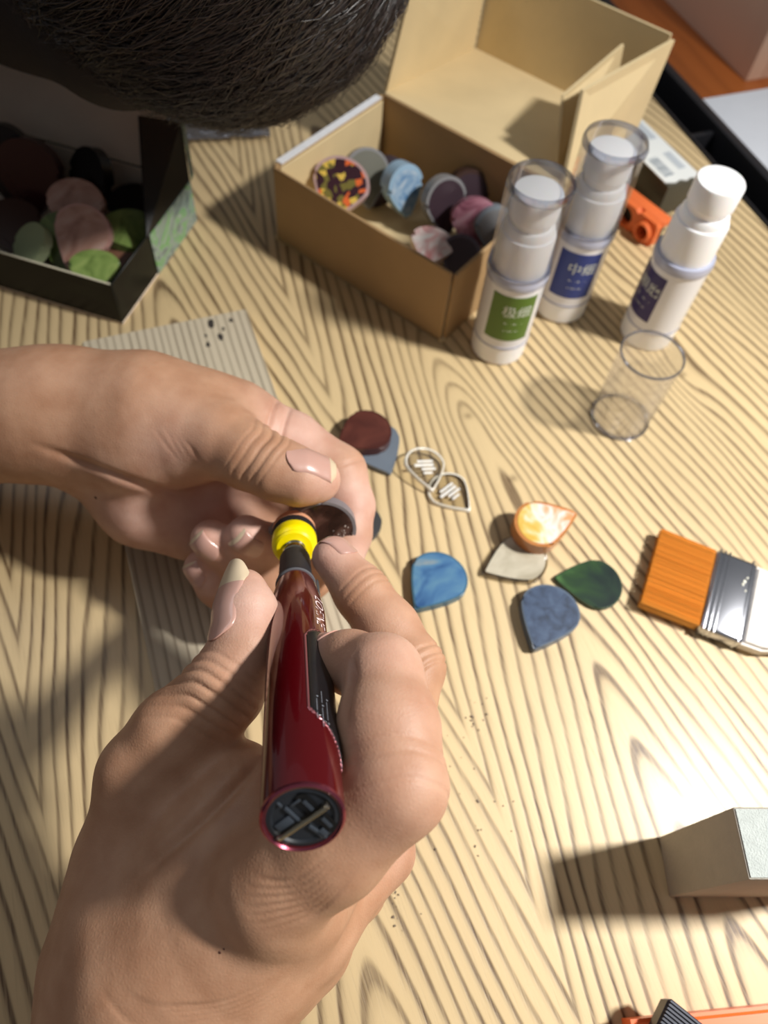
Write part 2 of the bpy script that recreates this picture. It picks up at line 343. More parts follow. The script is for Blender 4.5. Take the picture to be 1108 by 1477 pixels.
def tip_angle(a, b):                          # heading of a pick whose point lies at pixel b, back end at pixel a
    d = P(*b) - P(*a); return math.atan2(d[1], d[0]) + math.pi / 2
slate_e = plain('slate_edge', srgb(112, 120, 128), 0.4); 
bluem = marble('blue_marble', [srgb(48, 84, 132), srgb(74, 116, 158), srgb(92, 134, 164), srgb(156, 156, 148)], 42)
def midpt(a, b, t=0.5): p = P(*a) * (1 - t) + P(*b) * t; return p
pick('guitar_pick', midpt((655, 806), (594, 890), 0.47), tip_angle((655, 806), (594, 890)), 0.029, 0.033, 0.0055, bluem, plain('blue_edge', srgb(62, 104, 128), 0.35), 'blue marbled pick alone between the hands and the milky clear pick', bev=0.001)
darkb = marble('dark_blue', [srgb(40, 52, 72), srgb(58, 74, 100), srgb(72, 90, 116)], 200, 0.45, 0.5, grain=0.2)
pick('guitar_pick', midpt((805, 850), (764, 949), 0.47), tip_angle((805, 850), (764, 949)), 0.029, 0.034, 0.0065, darkb, plain('blue_grey_edge', srgb(84, 98, 116), 0.4), 'thick dark blue pick overlapping the green pick', bev=0.0010,
     tilt=Matrix.Rotation(math.radians(0), 4, 'X'))
greenm = marble('green_marble', [srgb(20, 30, 34), srgb(32, 50, 40), srgb(44, 70, 40), srgb(72, 108, 60)], 55, 0.3, 1.0, grad=-10.0)
pick('guitar_pick', midpt((893, 850), (797, 836), 0.45), tip_angle((893, 850), (797, 836)), 0.027, 0.033, 0.0026, greenm, plain('green_edge', srgb(44, 66, 44), 0.35), 'thin dark green marbled pick lying next to the dark blue one', bev=0.0006)
milk = marble('milky_clear', [srgb(150, 140, 118), srgb(196, 188, 168), srgb(176, 168, 148)], 40, 0.15, 0.5)
pick('guitar_pick', midpt((785, 796), (690, 834), 0.46), tip_angle((785, 800), (690, 836)), 0.027, 0.034, 0.0042, milk, clear_mat('milky_rim', (0.9, 0.88, 0.82, 1), 0.3, 0.7), 'milky translucent pick lying under the orange and white one', bev=0.0012)
orw = marble('orange_white', [srgb(238, 160, 112), srgb(242, 200, 176), srgb(240, 228, 224), srgb(232, 214, 170), srgb(224, 190, 104), srgb(214, 176, 84)], 75, 0.2, 1.8, grad=14.0)
pick('guitar_pick', midpt((742, 772), (838, 746), 0.42) + np.array([-0.002, -0.0045, 0.0046]), tip_angle((742, 772), (838, 746)), 0.026, 0.033, 0.0095, orw, marble('caramel_edge', [srgb(176, 110, 60), srgb(200, 138, 80)], 60, 0.25), 'thick orange and white swirled pick resting on the milky pick', bev=0.0016, tilt=Matrix.Rotation(math.radians(3), 4, 'X'))
greyp = plain('slate_grey', srgb(108, 118, 130), 0.4, noise=0.05)
pick('guitar_pick', midpt((525, 618), (566, 693), 0.42), tip_angle((525, 618), (566, 693)), 0.030, 0.034, 0.0034, None, greyp, 'slate grey pick lying beneath the red-brown one', bev=0.0008)
brownr = marble('red_brown', [srgb(70, 36, 32), srgb(92, 50, 42), srgb(112, 66, 54)], 50, 0.25, 0.6)
pick('guitar_pick', midpt((543, 626), (486, 662), 0.35) + np.array([0, 0, 0.0036]), tip_angle((550, 615), (488, 650)), 0.027, 0.032, 0.006, brownr, plain('dark_red_edge', srgb(74, 36, 30), 0.3), 'thick red-brown pick stacked on the slate grey pick', bev=0.001)
pick('guitar_pick', P(512, 752) + np.array([0, 0, 0.0]), math.radians(200), 0.026, 0.030, 0.004, None, plain('charcoal_pick', srgb(64, 64, 66), 0.4), 'charcoal pick on the table half hidden behind the left hand', bev=0.0008)
clearp = clear_mat('clear_pick', (0.95, 0.94, 0.90, 1), 0.15, 0.8)
prt = plain('white_print', srgb(228, 226, 220), 0.5, noise=0.02)
rimw = clear_mat('clear_rim', (0.92, 0.90, 0.84, 1), 0.8, 0.95)
def clear_pick(loc, rz, tilt, label):
    t = empty('clear_pick', loc, 0, label, 'guitar pick'); R = (tilt @ Matrix.Rotation(rz, 4, 'Z')) if tilt else Matrix.Rotation(rz, 4, 'Z'); t.rotation_euler = R.to_euler()
    o = pick_outline(0.023, 0.026, 40); prism('body', o, 0, 0.0022, clearp, t, bev=0.0005)
    n = len(o); bm = bmesh.new(); rings = []
    for s, z in ((1.0, 0.0004), (1.0, 0.0019), (0.94, 0.0024), (0.905, 0.0022)):
        rings.append([bm.verts.new((x * s * 1.005, y * s * 1.005, z)) for x, y in o])
    for a, b in zip(rings, rings[1:]):
        for i in range(n): bm.faces.new((a[i], a[(i + 1) % n], b[(i + 1) % n], b[i]))
    from_bm('rim', bm, plain('rim_gloss', srgb(240, 236, 224), 0.18, noise=0.02), t, True, 60)
    bm = bmesh.new()                          # flat printed emblem: short bars, as faint white marks
    for (x, y, w, h) in ((0, 0.0035, 0.009, 0.0014), (-0.001, 0.0012, 0.011, 0.0016), (0.001, -0.0012, 0.008, 0.0014), (0, -0.0036, 0.005, 0.0012)):
        bm_box(bm, (x, y, 0.0023), (w, h, 0.0001))
    from_bm('print', bm, prt, t); return t
clear_pick(P(612, 682) + np.array([0, 0, 0.0035]), math.radians(20), Matrix.Rotation(math.radians(14), 4, 'Y'), 'clear pick with white print, propped on the other clear pick')
clear_pick(P(650, 713), math.radians(48), None, 'clear pick with white print lying flat on the table')

# ------------------------------------------------------------------ airless pump bottles
pw = plain('bottle_white', srgb(246, 246, 247), 0.28, noise=0.015, sss=0.1)
pbody = plain('bottle_frosted', srgb(232, 232, 236), 0.22, noise=0.015, coat=0.3)
ringm = plain('bottle_ring', srgb(176, 180, 200), 0.15, noise=0.02, coat=0.5)
clearcap = clear_mat('clear_cap', (0.992, 0.993, 0.996, 1), 0.04, 0.38)
caprim = clear_mat('clear_cap_rim', (0.80, 0.82, 0.87, 1), 0.4, 0.6)
def cyl_patch(name, r, z0, z1, a0, a1, mat, parent, n=24, th=0.00012):
    vs, fs = [], []
    for i in range(n + 1):
        a = math.radians(a0 + (a1 - a0) * i / n)
        for rr in (r, r + th):
            for z in (z0, z1): vs.append((rr * math.cos(a), rr * math.sin(a), z))
    for i in range(n):
        p, q = i * 4, i * 4 + 4
        fs += [(p + 2, q + 2, q + 3, p + 3), (p, p + 1, q + 1, q), (p, q, q + 2, p + 2), (p + 1, p + 3, q + 3, q + 1)]
    fs += [(0, 2, 3, 1), (n * 4, n * 4 + 1, n * 4 + 3, n * 4 + 2)]
    return pydata(name, vs, fs, mat, parent, True, 40)
def wrap_text(name, body, size, r, zc, ac, mat, parent, aspect=1.0):
    me = text_mesh(body, size)
    for v in me.vertices:
        a = math.radians(ac) + v.co.x * aspect / r
        v.co = (r * math.cos(a), r * math.sin(a), zc + v.co.y)
    me.name = name; return link(name, me, mat, parent)
BH = 0.107
def bottle(base, lab, a0, a1, labcol, cap, txt):
    t = empty('pump_bottle', base, 0, lab, 'bottle')
    lathe('base', [(0, 0), (0.0142, 0), (0.0158, 0.0012), (0.0160, 0.0035), (0.0160, 0.0140), (0, 0.0140)], pw, t)
    lathe('base_ring', [(0.0150, 0.0140), (0.0163, 0.0140), (0.0165, 0.0147), (0.0163, 0.0154), (0.0150, 0.0154)], ringm, t)
    lathe('body', [(0, 0.0154), (0.0161, 0.0154), (0.0162, 0.0170), (0.0162, 0.0575), (0, 0.0575)], pbody, t)
    lathe('collar_ring', [(0.0140, 0.0575), (0.0168, 0.0575), (0.0170, 0.0590), (0.0170, 0.0612), (0.0164, 0.0630), (0.0140, 0.0630)], ringm, t)
    lathe('shoulder', [(0, 0.0600), (0.0145, 0.0625), (0.0146, 0.0640), (0.0146, 0.0830), (0.0140, 0.0848), (0.0130, 0.0852), (0.0128, 0.0885), (0.0118, 0.0898), (0.0096, 0.0900), (0.0096, 0.0905), (0, 0.0905)], pw, t)
    lathe('pump_head', [(0, 0.0885), (0.0105, 0.0885), (0.0112, 0.0930), (0.0124, 0.0945), (0.0125, 0.1060), (0.0120, 0.1069), (0.0110, 0.1070), (0, 0.1066)], pw, t)
    l = cyl_patch('label', 0.01625, 0.0215, 0.0535, a0, a1, plain('label_' + txt[0], labcol, 0.45, noise=0.03), t)
    ac = a0 + (a1 - a0) * 0.60
    pr = plain('label_white', srgb(214, 220, 210), 0.5, noise=0.02)
    wrap_text('lettering', txt[1], 0.0085, 0.01645, 0.0425, ac, pr, l, 1.0)
    wrap_text('lettering', txt[2], 0.0040, 0.01645, 0.0345, ac - 2, pr, l)
    wrap_text('lettering', txt[3], 0.0032, 0.01645, 0.0290, ac - 4, pr, l)
    if cap:
        c = lathe('clear_cap', [(0.0166, 0.0632), (0.0168, 0.1105), (0.0160, 0.1128), (0.0, 0.1130), (0.0, 0.1121), (0.0152, 0.1119), (0.0158, 0.1100), (0.0156, 0.0632)], clearcap, t, close=False)
        lathe('cap_rim', [(0.0153, 0.1131), (0.0162, 0.1129), (0.0169, 0.1108), (0.01685, 0.1092), (0.0160, 0.1096), (0.0153, 0.1131)], caprim, c)
        lathe('cap_rim', [(0.0157, 0.0630), (0.0169, 0.0631), (0.0169, 0.0646), (0.0157, 0.0646)], caprim, c)
    return t
bottle(P(717, 499), 'white pump bottle with green label and clear cap', -133, -42, srgb(86, 118, 36), True, 'g极• — • —'.split('|')[0:1] + ['极细', '•—•—', '• ••• ••'])
bottle(P(806, 441), 'white pump bottle with royal blue label and clear cap', -136, -48, srgb(40, 60, 132), True, ['b', '中细', '•—•—', '• ••• ••'])
bottle(P(931, 480), 'white pump bottle with dark violet label, its clear cap taken off', -196, -118, srgb(46, 36, 96), False, ['v', '粗磨', '•—•—', '• ••• ••'])
# the loose cap
lc = empty('bottle_cap', P(893, 603), 0, 'clear plastic bottle cap standing empty on the table', 'cap')
CHH = 0.053
lathe('cap_shell', [(0.0162, 0.0003), (0.0168, CHH), (0.0158, CHH), (0.0152, 0.0013), (0, 0.0012), (0, 0.0003)], clearcap, lc)
lathe('cap_rim', [(0.0157, CHH - 0.0009), (0.0157, CHH + 0.0002), (0.0163, CHH + 0.0006), (0.0169, CHH + 0.0002), (0.0169, CHH - 0.0009)], caprim, lc, close=True)
lathe('cap_rim', [(0.0148, 0.0014), (0.0156, 0.0001), (0.0163, 0.0004), (0.0166, 0.0020), (0.0157, 0.0026)], clear_mat('cap_edge', (0.85, 0.86, 0.9, 1), 0.9, 0.9), lc, close=True)

# ------------------------------------------------------------------ flat brush
q0, q1, q2 = P(960, 764, 0.008), P(1040, 795, 0.008), P(918, 866, 0.008)
bx = q1 - q0; bang2 = math.atan2(bx[1], bx[0]); bln = float(np.linalg.norm(bx)); bwd = float(np.linalg.norm(q2 - q0)) 
mid = (q0 + q2) / 2
br = empty('paint_brush', (mid[0], mid[1], 0), bang2, 'flat brush with orange bristles, silver ferrule and whitewashed handle', 'brush')
org = plain('bristle_orange', srgb(232, 164, 70), 0.5, noise=0.05, nscale=1.0, stretch=(20, 900, 900))
bm = bmesh.new(); g = np.random.default_rng(3)
bm_box(bm, (bln / 2 + 0.001, 0, 0.0042), (bln + 0.002 - 0.003, bwd - 0.001, 0.0066), None, 0.002, 2)
for i in range(1100):
    y = ((i % 220) / 219 - 0.5) * bwd + g.normal(0, 0.00008); z = (0.0082 if i % 5 < 2 else 0.0012 + 0.0070 * g.random()) - 0.0003 * g.random(); x0 = abs(g.normal(0, 0.0006)); s = 0.00016
    y1 = y * 0.985; z1 = 0.0045 + (z - 0.0045) * 0.95
    vs = [bm.verts.new(c) for c in ((x0, y - s, z), (x0, y + s, z), (x0, y, z + 2 * s), (bln, y1 - s, z1), (bln, y1 + s, z1), (bln, y1, z1 + 2 * s))]
    bm.faces.new((vs[0], vs[2], vs[1])); bm.faces.new((vs[0], vs[1], vs[4], vs[3])); bm.faces.new((vs[1], vs[2], vs[5], vs[4])); bm.faces.new((vs[2], vs[0], vs[3], vs[5]))
bo = from_bm('bristles', bm, org, br); bo['kind'] = 'stuff'
steel = plain('ferrule_steel', srgb(196, 198, 206), 0.22, metal=1.0, noise=0.05, nscale=90)
fw = 0.0215
fer = box('ferrule', (bln + fw / 2, 0, 0.0045), (fw, bwd + 0.0012, 0.0088), steel, br, bev=0.0024, seg=3)
for x in (0.002, 0.0045, 0.0068, fw - 0.003):
    box('bead', (bln + x, 0, 0.00445), (0.0011, bwd + 0.0018, 0.0094), steel, fer, bev=0.0005)
for (x, y, s) in ((fw - 0.0055, 0.006, 1), (fw - 0.0045, 0.0085, 0.7), (fw - 0.006, 0.004, 0.8), (fw - 0.0042, 0.001, 0.6)):
    box('solder_spot', (bln + x, y + 0.004, 0.0090), (0.0012 * s, 0.0016 * s, 0.0006), plain('spot', srgb(240, 238, 220), 0.3), fer, bev=0.0002)
hx = bln + fw - 0.001
hw = bwd / 2
out = [(hx, -hw), (hx + 0.010, -hw + 0.0005), (hx + 0.030, -hw + 0.010), (hx + 0.055, -0.009), (hx + 0.11, -0.011), (hx + 0.135, -0.008), (hx + 0.14, 0), (hx + 0.135, 0.008), (hx + 0.11, 0.011), (hx + 0.055, 0.009), (hx + 0.030, hw - 0.010), (hx + 0.010, hw - 0.0005), (hx, hw)]
prism('handle', out, 0.0006, 0.0084, plain('whitewash', srgb(226, 220, 212), 0.6, noise=0.06, nscale=250, bump=0.3), br, bev=0.0016, seg=3)

# ------------------------------------------------------------------ grey block
k0, k1 = P(965, 1294), P(950, 1207)
kv = k1 - k0; kl = float(np.linalg.norm(kv)); ka = math.atan2(-kv[0], kv[1])
bk = empty('sanding_block', (k0[0], k0[1], 0), ka, 'tall grey stone block standing on the table by its own shadow', 'block')
stone = plain('grey_stone', srgb(168, 162, 150), 0.75, noise=0.05, nscale=120, bump=0.25, bscale=700)
KZ = 0.069
bm = bmesh.new(); bm_box(bm, (0.031, kl / 2, KZ / 2), (0.062, kl, KZ), None, 0.0007, 2); bmesh.ops.subdivide_edges(bm, edges=list(bm.edges), cuts=1)
from_bm('block_body', bm, stone, bk, True, 30)
box('top_face', (0.031, kl / 2, KZ + 0.0001), (0.0606, kl - 0.0014, 0.0004), plain('grit_top', srgb(182, 188, 184), 0.8, noise=0.07, nscale=300, bump=0.5, bscale=1500), bk)

# ------------------------------------------------------------------ orange tools
orange = plain('orange_plastic', srgb(244, 112, 52), 0.4, noise=0.02)
o0, o1 = P(912, 1471, 0.014), P(1108, 1451, 0.014); ov = o1 - o0; oa = math.atan2(ov[1], ov[0])
kt = empty('utility_knife', (o0[0], o0[1], 0), oa, 'orange plastic knife handle with black knurled wheel at the table front', 'knife')
prism('handle', [(0, 0), (0.15, 0), (0.156, -0.006), (0.156, -0.020), (0.15, -0.026), (0.012, -0.026), (0.0, -0.018)], 0.0, 0.014, orange, kt, bev=0.002, seg=3)
wq = P(975, 1462, 0.017); wl = (wq - np.array([o0[0], o0[1], 0])); wx = float(wl[:2] @ [math.cos(oa), math.sin(oa)]); wy = float(wl[:2] @ [-math.sin(oa), math.cos(oa)])
bm = bmesh.new()
RZ = Matrix.Rotation(math.radians(-42), 4, 'Z')
bm_box(bm, (wx + 0.001, wy - 0.006, 0.0165), (0.020, 0.0125, 0.009), RZ, 0.001, 1)
for i in range(9):
    c = RZ @ Vector((0, -0.0052 + i * 0.0013, 0)); bm_box(bm, (wx + 0.001 + c.x, wy - 0.006 + c.y, 0.0213), (0.019, 0.0006, 0.0009), RZ)
from_bm('thumb_wheel', bm, plain('knurled_black', srgb(54, 56, 66), 0.35, metal=0.3), kt)
# orange tool with two eyelets behind the bottles
e0, e1 = P(880, 262, 0.018), P(958, 322, 0.018); ev = e1 - e0; ea = math.atan2(ev[1], ev[0]); el = float(np.linalg.norm(ev))
et = empty('orange_tool', (e0[0], e0[1], 0), ea, 'orange plastic tool with two round eyelets behind the bottles', 'tool')
org2 = plain('orange_tool_plastic', srgb(226, 112, 58), 0.45, noise=0.04)
def plate_with_holes(name, L0, Hh, holes, y0, y1, mat, parent, n=24):
    bm = bmesh.new(); segs = []; xs = [0] + [(holes[i][0] + holes[i + 1][0]) / 2 for i in range(len(holes) - 1)] + [L0]
    for h, (xa, xb) in zip(holes, zip(xs, xs[1:])):
        cx, cz, r = h; ring = {}
        for y in (y0, y1):
            a, b = [], []
            for i in range(n):
                t = 2 * math.pi * (i + 0.5) / n; c, s_ = math.cos(t), math.sin(t); k = min((xb - cx if c > 0 else cx - xa) / abs(c) if abs(c) > 1e-6 else 9, (Hh - cz if s_ > 0 else cz) / abs(s_) if abs(s_) > 1e-6 else 9)
                a.append(bm.verts.new((cx + r * c, y, cz + r * s_))); b.append(bm.verts.new((cx + k * c, y, cz + k * s_)))
            ring[y] = (a, b)
            for i in range(n): j = (i + 1) % n; bm.faces.new((a[i], a[j], b[j], b[i]))
        for q in (0, 1):
            A, B = ring[y0][q], ring[y1][q]
            for i in range(n): j = (i + 1) % n; bm.faces.new((A[i], A[j], B[j], B[i]))
    return from_bm(name, bm, mat, parent)
plate_with_holes('eyelet_plate', el, 0.0175, [(el * 0.46, 0.0085, 0.0062), (el * 0.83, 0.0085, 0.0045)], -0.005, 0.0, org2, et)
box('top_bar', (el / 2, 0.0045, 0.0155), (el, 0.0095, 0.0048), org2, et, bev=0.001)
lathe('eyelet_ring', [(0.0045, 0), (0.0066, 0.0004), (0.0070, 0.003), (0.0060, 0.0045), (0.0045, 0.0035)], org2, et, M=Matrix.Translation((el * 0.83, -0.0045, 0.0085)) @ Matrix.Rotation(math.radians(90), 4, 'X'), close=True)
box('hole_shade_box', (el * 0.5, 0.004, 0.0065), (el * 0.9, 0.007, 0.0125), plain('hole_shade_black', srgb(16, 16, 16), 0.5), et)  # black box behind the eyelet holes, its colour standing in for their shade

# ------------------------------------------------------------------ white labelled pack
z2 = 0.024
a0, a1, a2 = P(922, 170, z2), P(1012, 256, z2), P(905, 222, z2)
av = a1 - a0; aa = math.atan2(av[1], av[0]); al = float(np.linalg.norm(av)); ayv = np.array([math.sin(aa), -math.cos(aa), 0]); aw = 0.028
pk = empty('labelled_pack', (a0[0], a0[1], 0), aa, 'small dark pack with torn white printed label behind the bottles', 'package')
box('pack_body', (al / 2, -aw / 2, z2 / 2), (al, aw, z2), plain('olive_pack', srgb(74, 70, 58), 0.45, noise=0.08), pk, bev=0.001)
wl_ = plain('label_paper', srgb(232, 236, 236), 0.35, noise=0.02)
edge = [(0.0, 0.0), (al * 0.96, 0.0), (al * 0.985, -0.004), (al * 0.965, -0.008), (al * 0.99, -0.012), (al * 0.955, -0.016), (al * 0.975, -0.021), (al * 0.94, -aw), (0.0, -aw)]
lbp = prism('paper_label', edge, z2 + 0.0001, z2 + 0.0007, wl_, pk)
gp = plain('label_grey', srgb(188, 196, 204), 0.5, noise=0.04); gp2 = plain('label_dark', srgb(140, 150, 160), 0.5, noise=0.04)
for (x, y, w, h) in ((0.20, -0.006, 0.30, 0.006), (0.22, -0.014, 0.22, 0.004), (0.70, -0.007, 0.26, 0.006), (0.45, -0.021, 0.12, 0.006)):
    box('print_block', (al * x, y, z2 + 0.0008), (al * w, h, 0.0001), gp, lbp)
for i in range(13):
    box('print_bar', (al * (0.60 + 0.022 * i), -0.0205, z2 + 0.0008), (al * 0.022 * (0.35 + 0.5 * ((i * 7) % 5) / 4), 0.008, 0.0001), gp2, lbp)

# ------------------------------------------------------------------ black and green tuck box, left
GH = 0.030
c1 = P(160, 412, GH); c2 = P(0, 365, GH); gv = c1 - c2; ga = math.atan2(gv[1], gv[0])
GWd, GDp = 0.150, 0.100
gx = np.array([math.cos(ga), math.sin(ga), 0]); gy = np.array([-gx[1], gx[0], 0]); g0 = c1 - gx * GWd; g0[2] = 0
gb = empty('tuck_box', g0, ga, 'open black tuck box with green print, full of picks', 'box')
blk = marble('black_print', [srgb(8, 9, 9), srgb(13, 15, 13), srgb(26, 30, 22)], 25, 0.35, 2.0)
blk.node_tree.nodes['Principled BSDF'].inputs['Specular IOR Level'].default_value = 0.2
grey_in = plain('grey_board_inside', srgb(230, 216, 200), 0.8, noise=0.04, nscale=25)
cutm = plain('board_cut_edge', srgb(206, 200, 176), 0.7)
GT = 0.0014
box('bottom_panel', (GWd / 2, GDp / 2, GT / 2 + 0.0002), (GWd, GDp, GT), grey_in, gb)
for nm, c, s in (('front_panel', (GWd / 2, GT / 2, GH / 2), (GWd, GT, GH)), ('right_panel', (GWd - GT / 2, GDp / 2, GH / 2), (GT, GDp - 2 * GT, GH)),
                 ('left_panel', (GT / 2, GDp / 2, GH / 2), (GT, GDp - 2 * GT, GH)), ('back_panel', (GWd / 2, GDp - GT / 2, GH / 2), (GWd, GT, GH))):
    w_ = box(nm, c, s, blk, gb, bev=0.0003, seg=1)
box('cut_edge', (GWd / 2, GT / 2, GH + 0.0001), (GWd - 0.002, GT * 0.8, 0.0004), cutm, gb)
box('back_lining', (GWd / 2, GDp - GT * 1.4, GH / 2), (GWd - 0.004, GT * 0.5, GH - 0.001), grey_in, gb)
# lid leaning back from the rear edge, rounded corners
lth = math.radians(48); LL = 0.082; ld = np.array([0, math.cos(lth), math.sin(lth)])
lo_ = [(0.006, 0.0), (GWd - 0.020, 0.0), (GWd - 0.022, LL * 0.42)] + [(GWd - 0.022 - 0.03 * (1 - math.cos(t)), LL * 0.42 + (LL * 0.30) * math.sin(t)) for t in np.linspace(0.15, 1.55, 8)] + [(0.04, LL * 0.94), (0.006, LL * 0.80)]
vs = [np.array([x, GDp, GH]) + ld * s for x, s in lo_]; nrm = np.array([0, math.sin(lth), -math.cos(lth)]) * 0.0012
n = len(vs)
pydata('lid_panel', vs + [v + nrm * 0.5 for v in vs], [tuple(range(n))] + [tuple(range(2 * n - 1, n - 1, -1))] + [(i, n + i, n + (i + 1) % n, (i + 1) % n) for i in range(n)], grey_in, gb)
pydata('lid_outside', [v + nrm * 0.55 for v in vs] + [v + nrm for v in vs], [tuple(range(n))] + [tuple(range(2 * n - 1, n - 1, -1))] + [(i, n + i, n + (i + 1) % n, (i + 1) % n) for i in range(n)], blk, gb)
fq = [np.array([GWd - 0.0005, GDp * 0.42, GH]), np.array([GWd - 0.0005, GDp * 0.985, GH]), np.array([GWd - 0.003, GDp * 1.04, GH + 0.034]), np.array([GWd - 0.022, GDp * 0.92, GH + 0.040])]
panel('dust_flap', fq, 0.0012, plain('flap_black', srgb(26, 25, 24), 0.45, noise=0.1), gb)
grn = marble('green_foil', [srgb(70, 60, 80), srgb(120, 138, 130), srgb(150, 162, 156), srgb(110, 170, 96), srgb(166, 166, 172)], 45, 0.25, 3.0)
box('foil_sticker', (GWd + 0.0003, GDp * 0.72, GH * 0.5), (0.0005, GDp * 0.54, GH * 0.97), grn, gb)
panel('foil_edge', [fq[1] + [0.0014, 0.0005, 0.0], fq[1] + [0.0014, 0.004, 0.002], fq[2] + [0.0014, 0.003, 0], fq[2] + [0.0014, -0.001, 0]], 0.0006, grn, gb)

# picks heaped in the black box, and picks standing in the cardboard box
def heap(box_o, frame, pts, group):
    for i, (name, lx, ly, lz, w, l, th, rx, ry, rz, mf, me_, lab) in enumerate(pts):
        loc = frame @ Vector((lx, ly, lz)); R = frame.to_3x3().to_4x4() @ Matrix.Rotation(rz, 4, 'Z') @ Matrix.Rotation(rx, 4, 'X') @ Matrix.Rotation(ry, 4, 'Y')
        t = empty(name, loc, 0, lab, 'guitar pick', group); t.rotation_euler = R.to_euler()
        o = pick_outline(w, l); prism('body', o, -th / 2, th / 2, me_, t, bev=th * 0.25, seg=2)
        s = 1 - 0.5 * th / w
        if mf: 
            prism('face', [(x * s, y * s) for x, y in o], th / 2 - 0.0003, th / 2 + 0.00015, mf, t)
            prism('face', [(x * s, y * s) for x, y in o], -th / 2 - 0.00015, -th / 2 + 0.0003, mf, t)
Fc = Matrix.Translation((fl_[0], fl_[1], 0)) @ Matrix.Rotation(bang, 4, 'Z')
def cl(px, py, z):                            # pixel on a level plane inside the cardboard box -> box frame
    w = Fc.inverted() @ V(P(px, py, z)); return w.x, w.y, w.z
flower, nt, b = new_mat('flower_resin'); vo = nt.nodes.new('ShaderNodeTexVoronoi'); vo.inputs['Scale'].default_value = 260; tc = nt.nodes.new('ShaderNodeTexCoord'); nt.links.new(tc.outputs['Object'], vo.inputs['Vector'])
rp = ramp(nt, [(0.0, srgb(62, 40, 48)), (0.50, srgb(62, 40, 48)), (0.52, srgb(120, 112, 60)), (0.72, srgb(222, 190, 90)), (0.9, srgb(226, 110, 60))]); rp.color_ramp.interpolation = 'CONSTANT'
sc_ = nt.nodes.new('ShaderNodeSeparateColor'); nt.links.new(vo.outputs['Color'], sc_.inputs[0]); nt.links.new(sc_.outputs[0], rp.inputs[0]); nt.links.new(rp.outputs[0], b.inputs['Base Color']); b.inputs['Roughness'].default_value = 0.2
r_ = math.radians
def cp(px, py, z, *a): x, y, zz = cl(px, py, z); return (x, y, zz) + a
dkp = plain('dark_plum', srgb(58, 44, 52), 0.35); gry = plain('grey_resin', srgb(132, 132, 134), 0.35); grn2 = plain('grey_green_resin', srgb(110, 110, 100), 0.3)
lbl = plain('ice_blue', srgb(150, 180, 204), 0.25); lbm = marble('ice_blue_marble', [srgb(70, 120, 170), srgb(150, 176, 200), srgb(190, 200, 210)], 90); pnk = marble('pink_resin', [srgb(120, 60, 80), srgb(176, 120, 136), srgb(196, 160, 170)], 60, 0.3); pkw = marble('pink_white', [srgb(196, 120, 120), srgb(220, 200, 196), srgb(226, 226, 222)], 70, 0.3)
heap(cb, Fc, [
    ('guitar_pick',) + cp(490, 272, 0.030, 0.036, 0.038, 0.007, r_(40), r_(12), r_(15), flower, plain('pale_pink_edge', srgb(186, 156, 156), 0.35), 'round pick with pressed yellow flowers in the cardboard box'),
    ('guitar_pick',) + cp(528, 255, 0.026, 0.030, 0.036, 0.006, r_(58), r_(8), r_(52), grn2, gry, 'grey-green translucent pick behind the flower pick'),
    ('guitar_pick',) + cp(580, 272, 0.026, 0.026, 0.034, 0.010, r_(74), r_(0), r_(72), lbm, lbl, 'thick ice blue pick standing on edge in the cardboard box'),
    ('guitar_pick',) + cp(640, 296, 0.024, 0.030, 0.038, 0.007, r_(70), r_(6), r_(62), dkp, gry, 'dark plum pick with grey rim leaning in the cardboard box'),
    ('guitar_pick',) + cp(674, 281, 0.022, 0.028, 0.034, 0.009, r_(66), r_(0), r_(50), dkp, plain('dark_brown_resin', srgb(64, 44, 38), 0.35), 'dark brown pick at the back of the cardboard box'),
    ('guitar_pick',) + cp(684, 322, 0.024, 0.030, 0.032, 0.010, r_(62), r_(0), r_(40), pnk, pnk, 'pink and plum pick leaning by the bottle in the cardboard box'),
    ('guitar_pick',) + cp(712, 330, 0.024, 0.026, 0.030, 0.008, r_(64), r_(4), r_(45), gry, plain('steel_blue_resin', srgb(132, 142, 152), 0.3), 'steel grey pick behind the green labelled bottle'),
    ('guitar_pick',) + cp(622, 358, 0.014, 0.028, 0.026, 0.008, r_(16), r_(8), r_(20), pkw, pkw, 'pink and white pick low at the front of the cardboard box'),
    ('guitar_pick',) + cp(664, 372, 0.012, 0.026, 0.028, 0.008, r_(40), r_(0), r_(10), dkp, plain('plum_edge', srgb(88, 78, 92), 0.35), 'plum grey pick in the front corner of the cardboard box'),
    ('guitar_pick',) + cp(555, 262, 0.014, 0.030, 0.034, 0.008, r_(30), r_(0), r_(5), dkp, dkp, 'black-plum pick lying low at the back of the cardboard box'),
], 'picks in the cardboard box')
Fg = Matrix.Translation(V(g0)) @ Matrix.Rotation(ga, 4, 'Z')
def gp_(px, py, z, *a): w = Fg.inverted() @ V(P(px, py, z)); return (w.x, w.y, w.z) + a
bkr = plain('black_resin', srgb(22, 20, 20), 0.3); brn = plain('brown_resin', srgb(120, 84, 66), 0.3); skn = marble('tan_pink_resin', [srgb(150, 104, 88), srgb(190, 146, 128), srgb(204, 170, 156)], 40, 0.3); lim = marble('lime_resin', [srgb(84, 104, 50), srgb(116, 138, 74), srgb(142, 158, 92)], 60, 0.3); mar = plain('maroon_resin', srgb(56, 24, 24), 0.3); pgr = plain('pale_green_resin', srgb(170, 180, 140), 0.3)
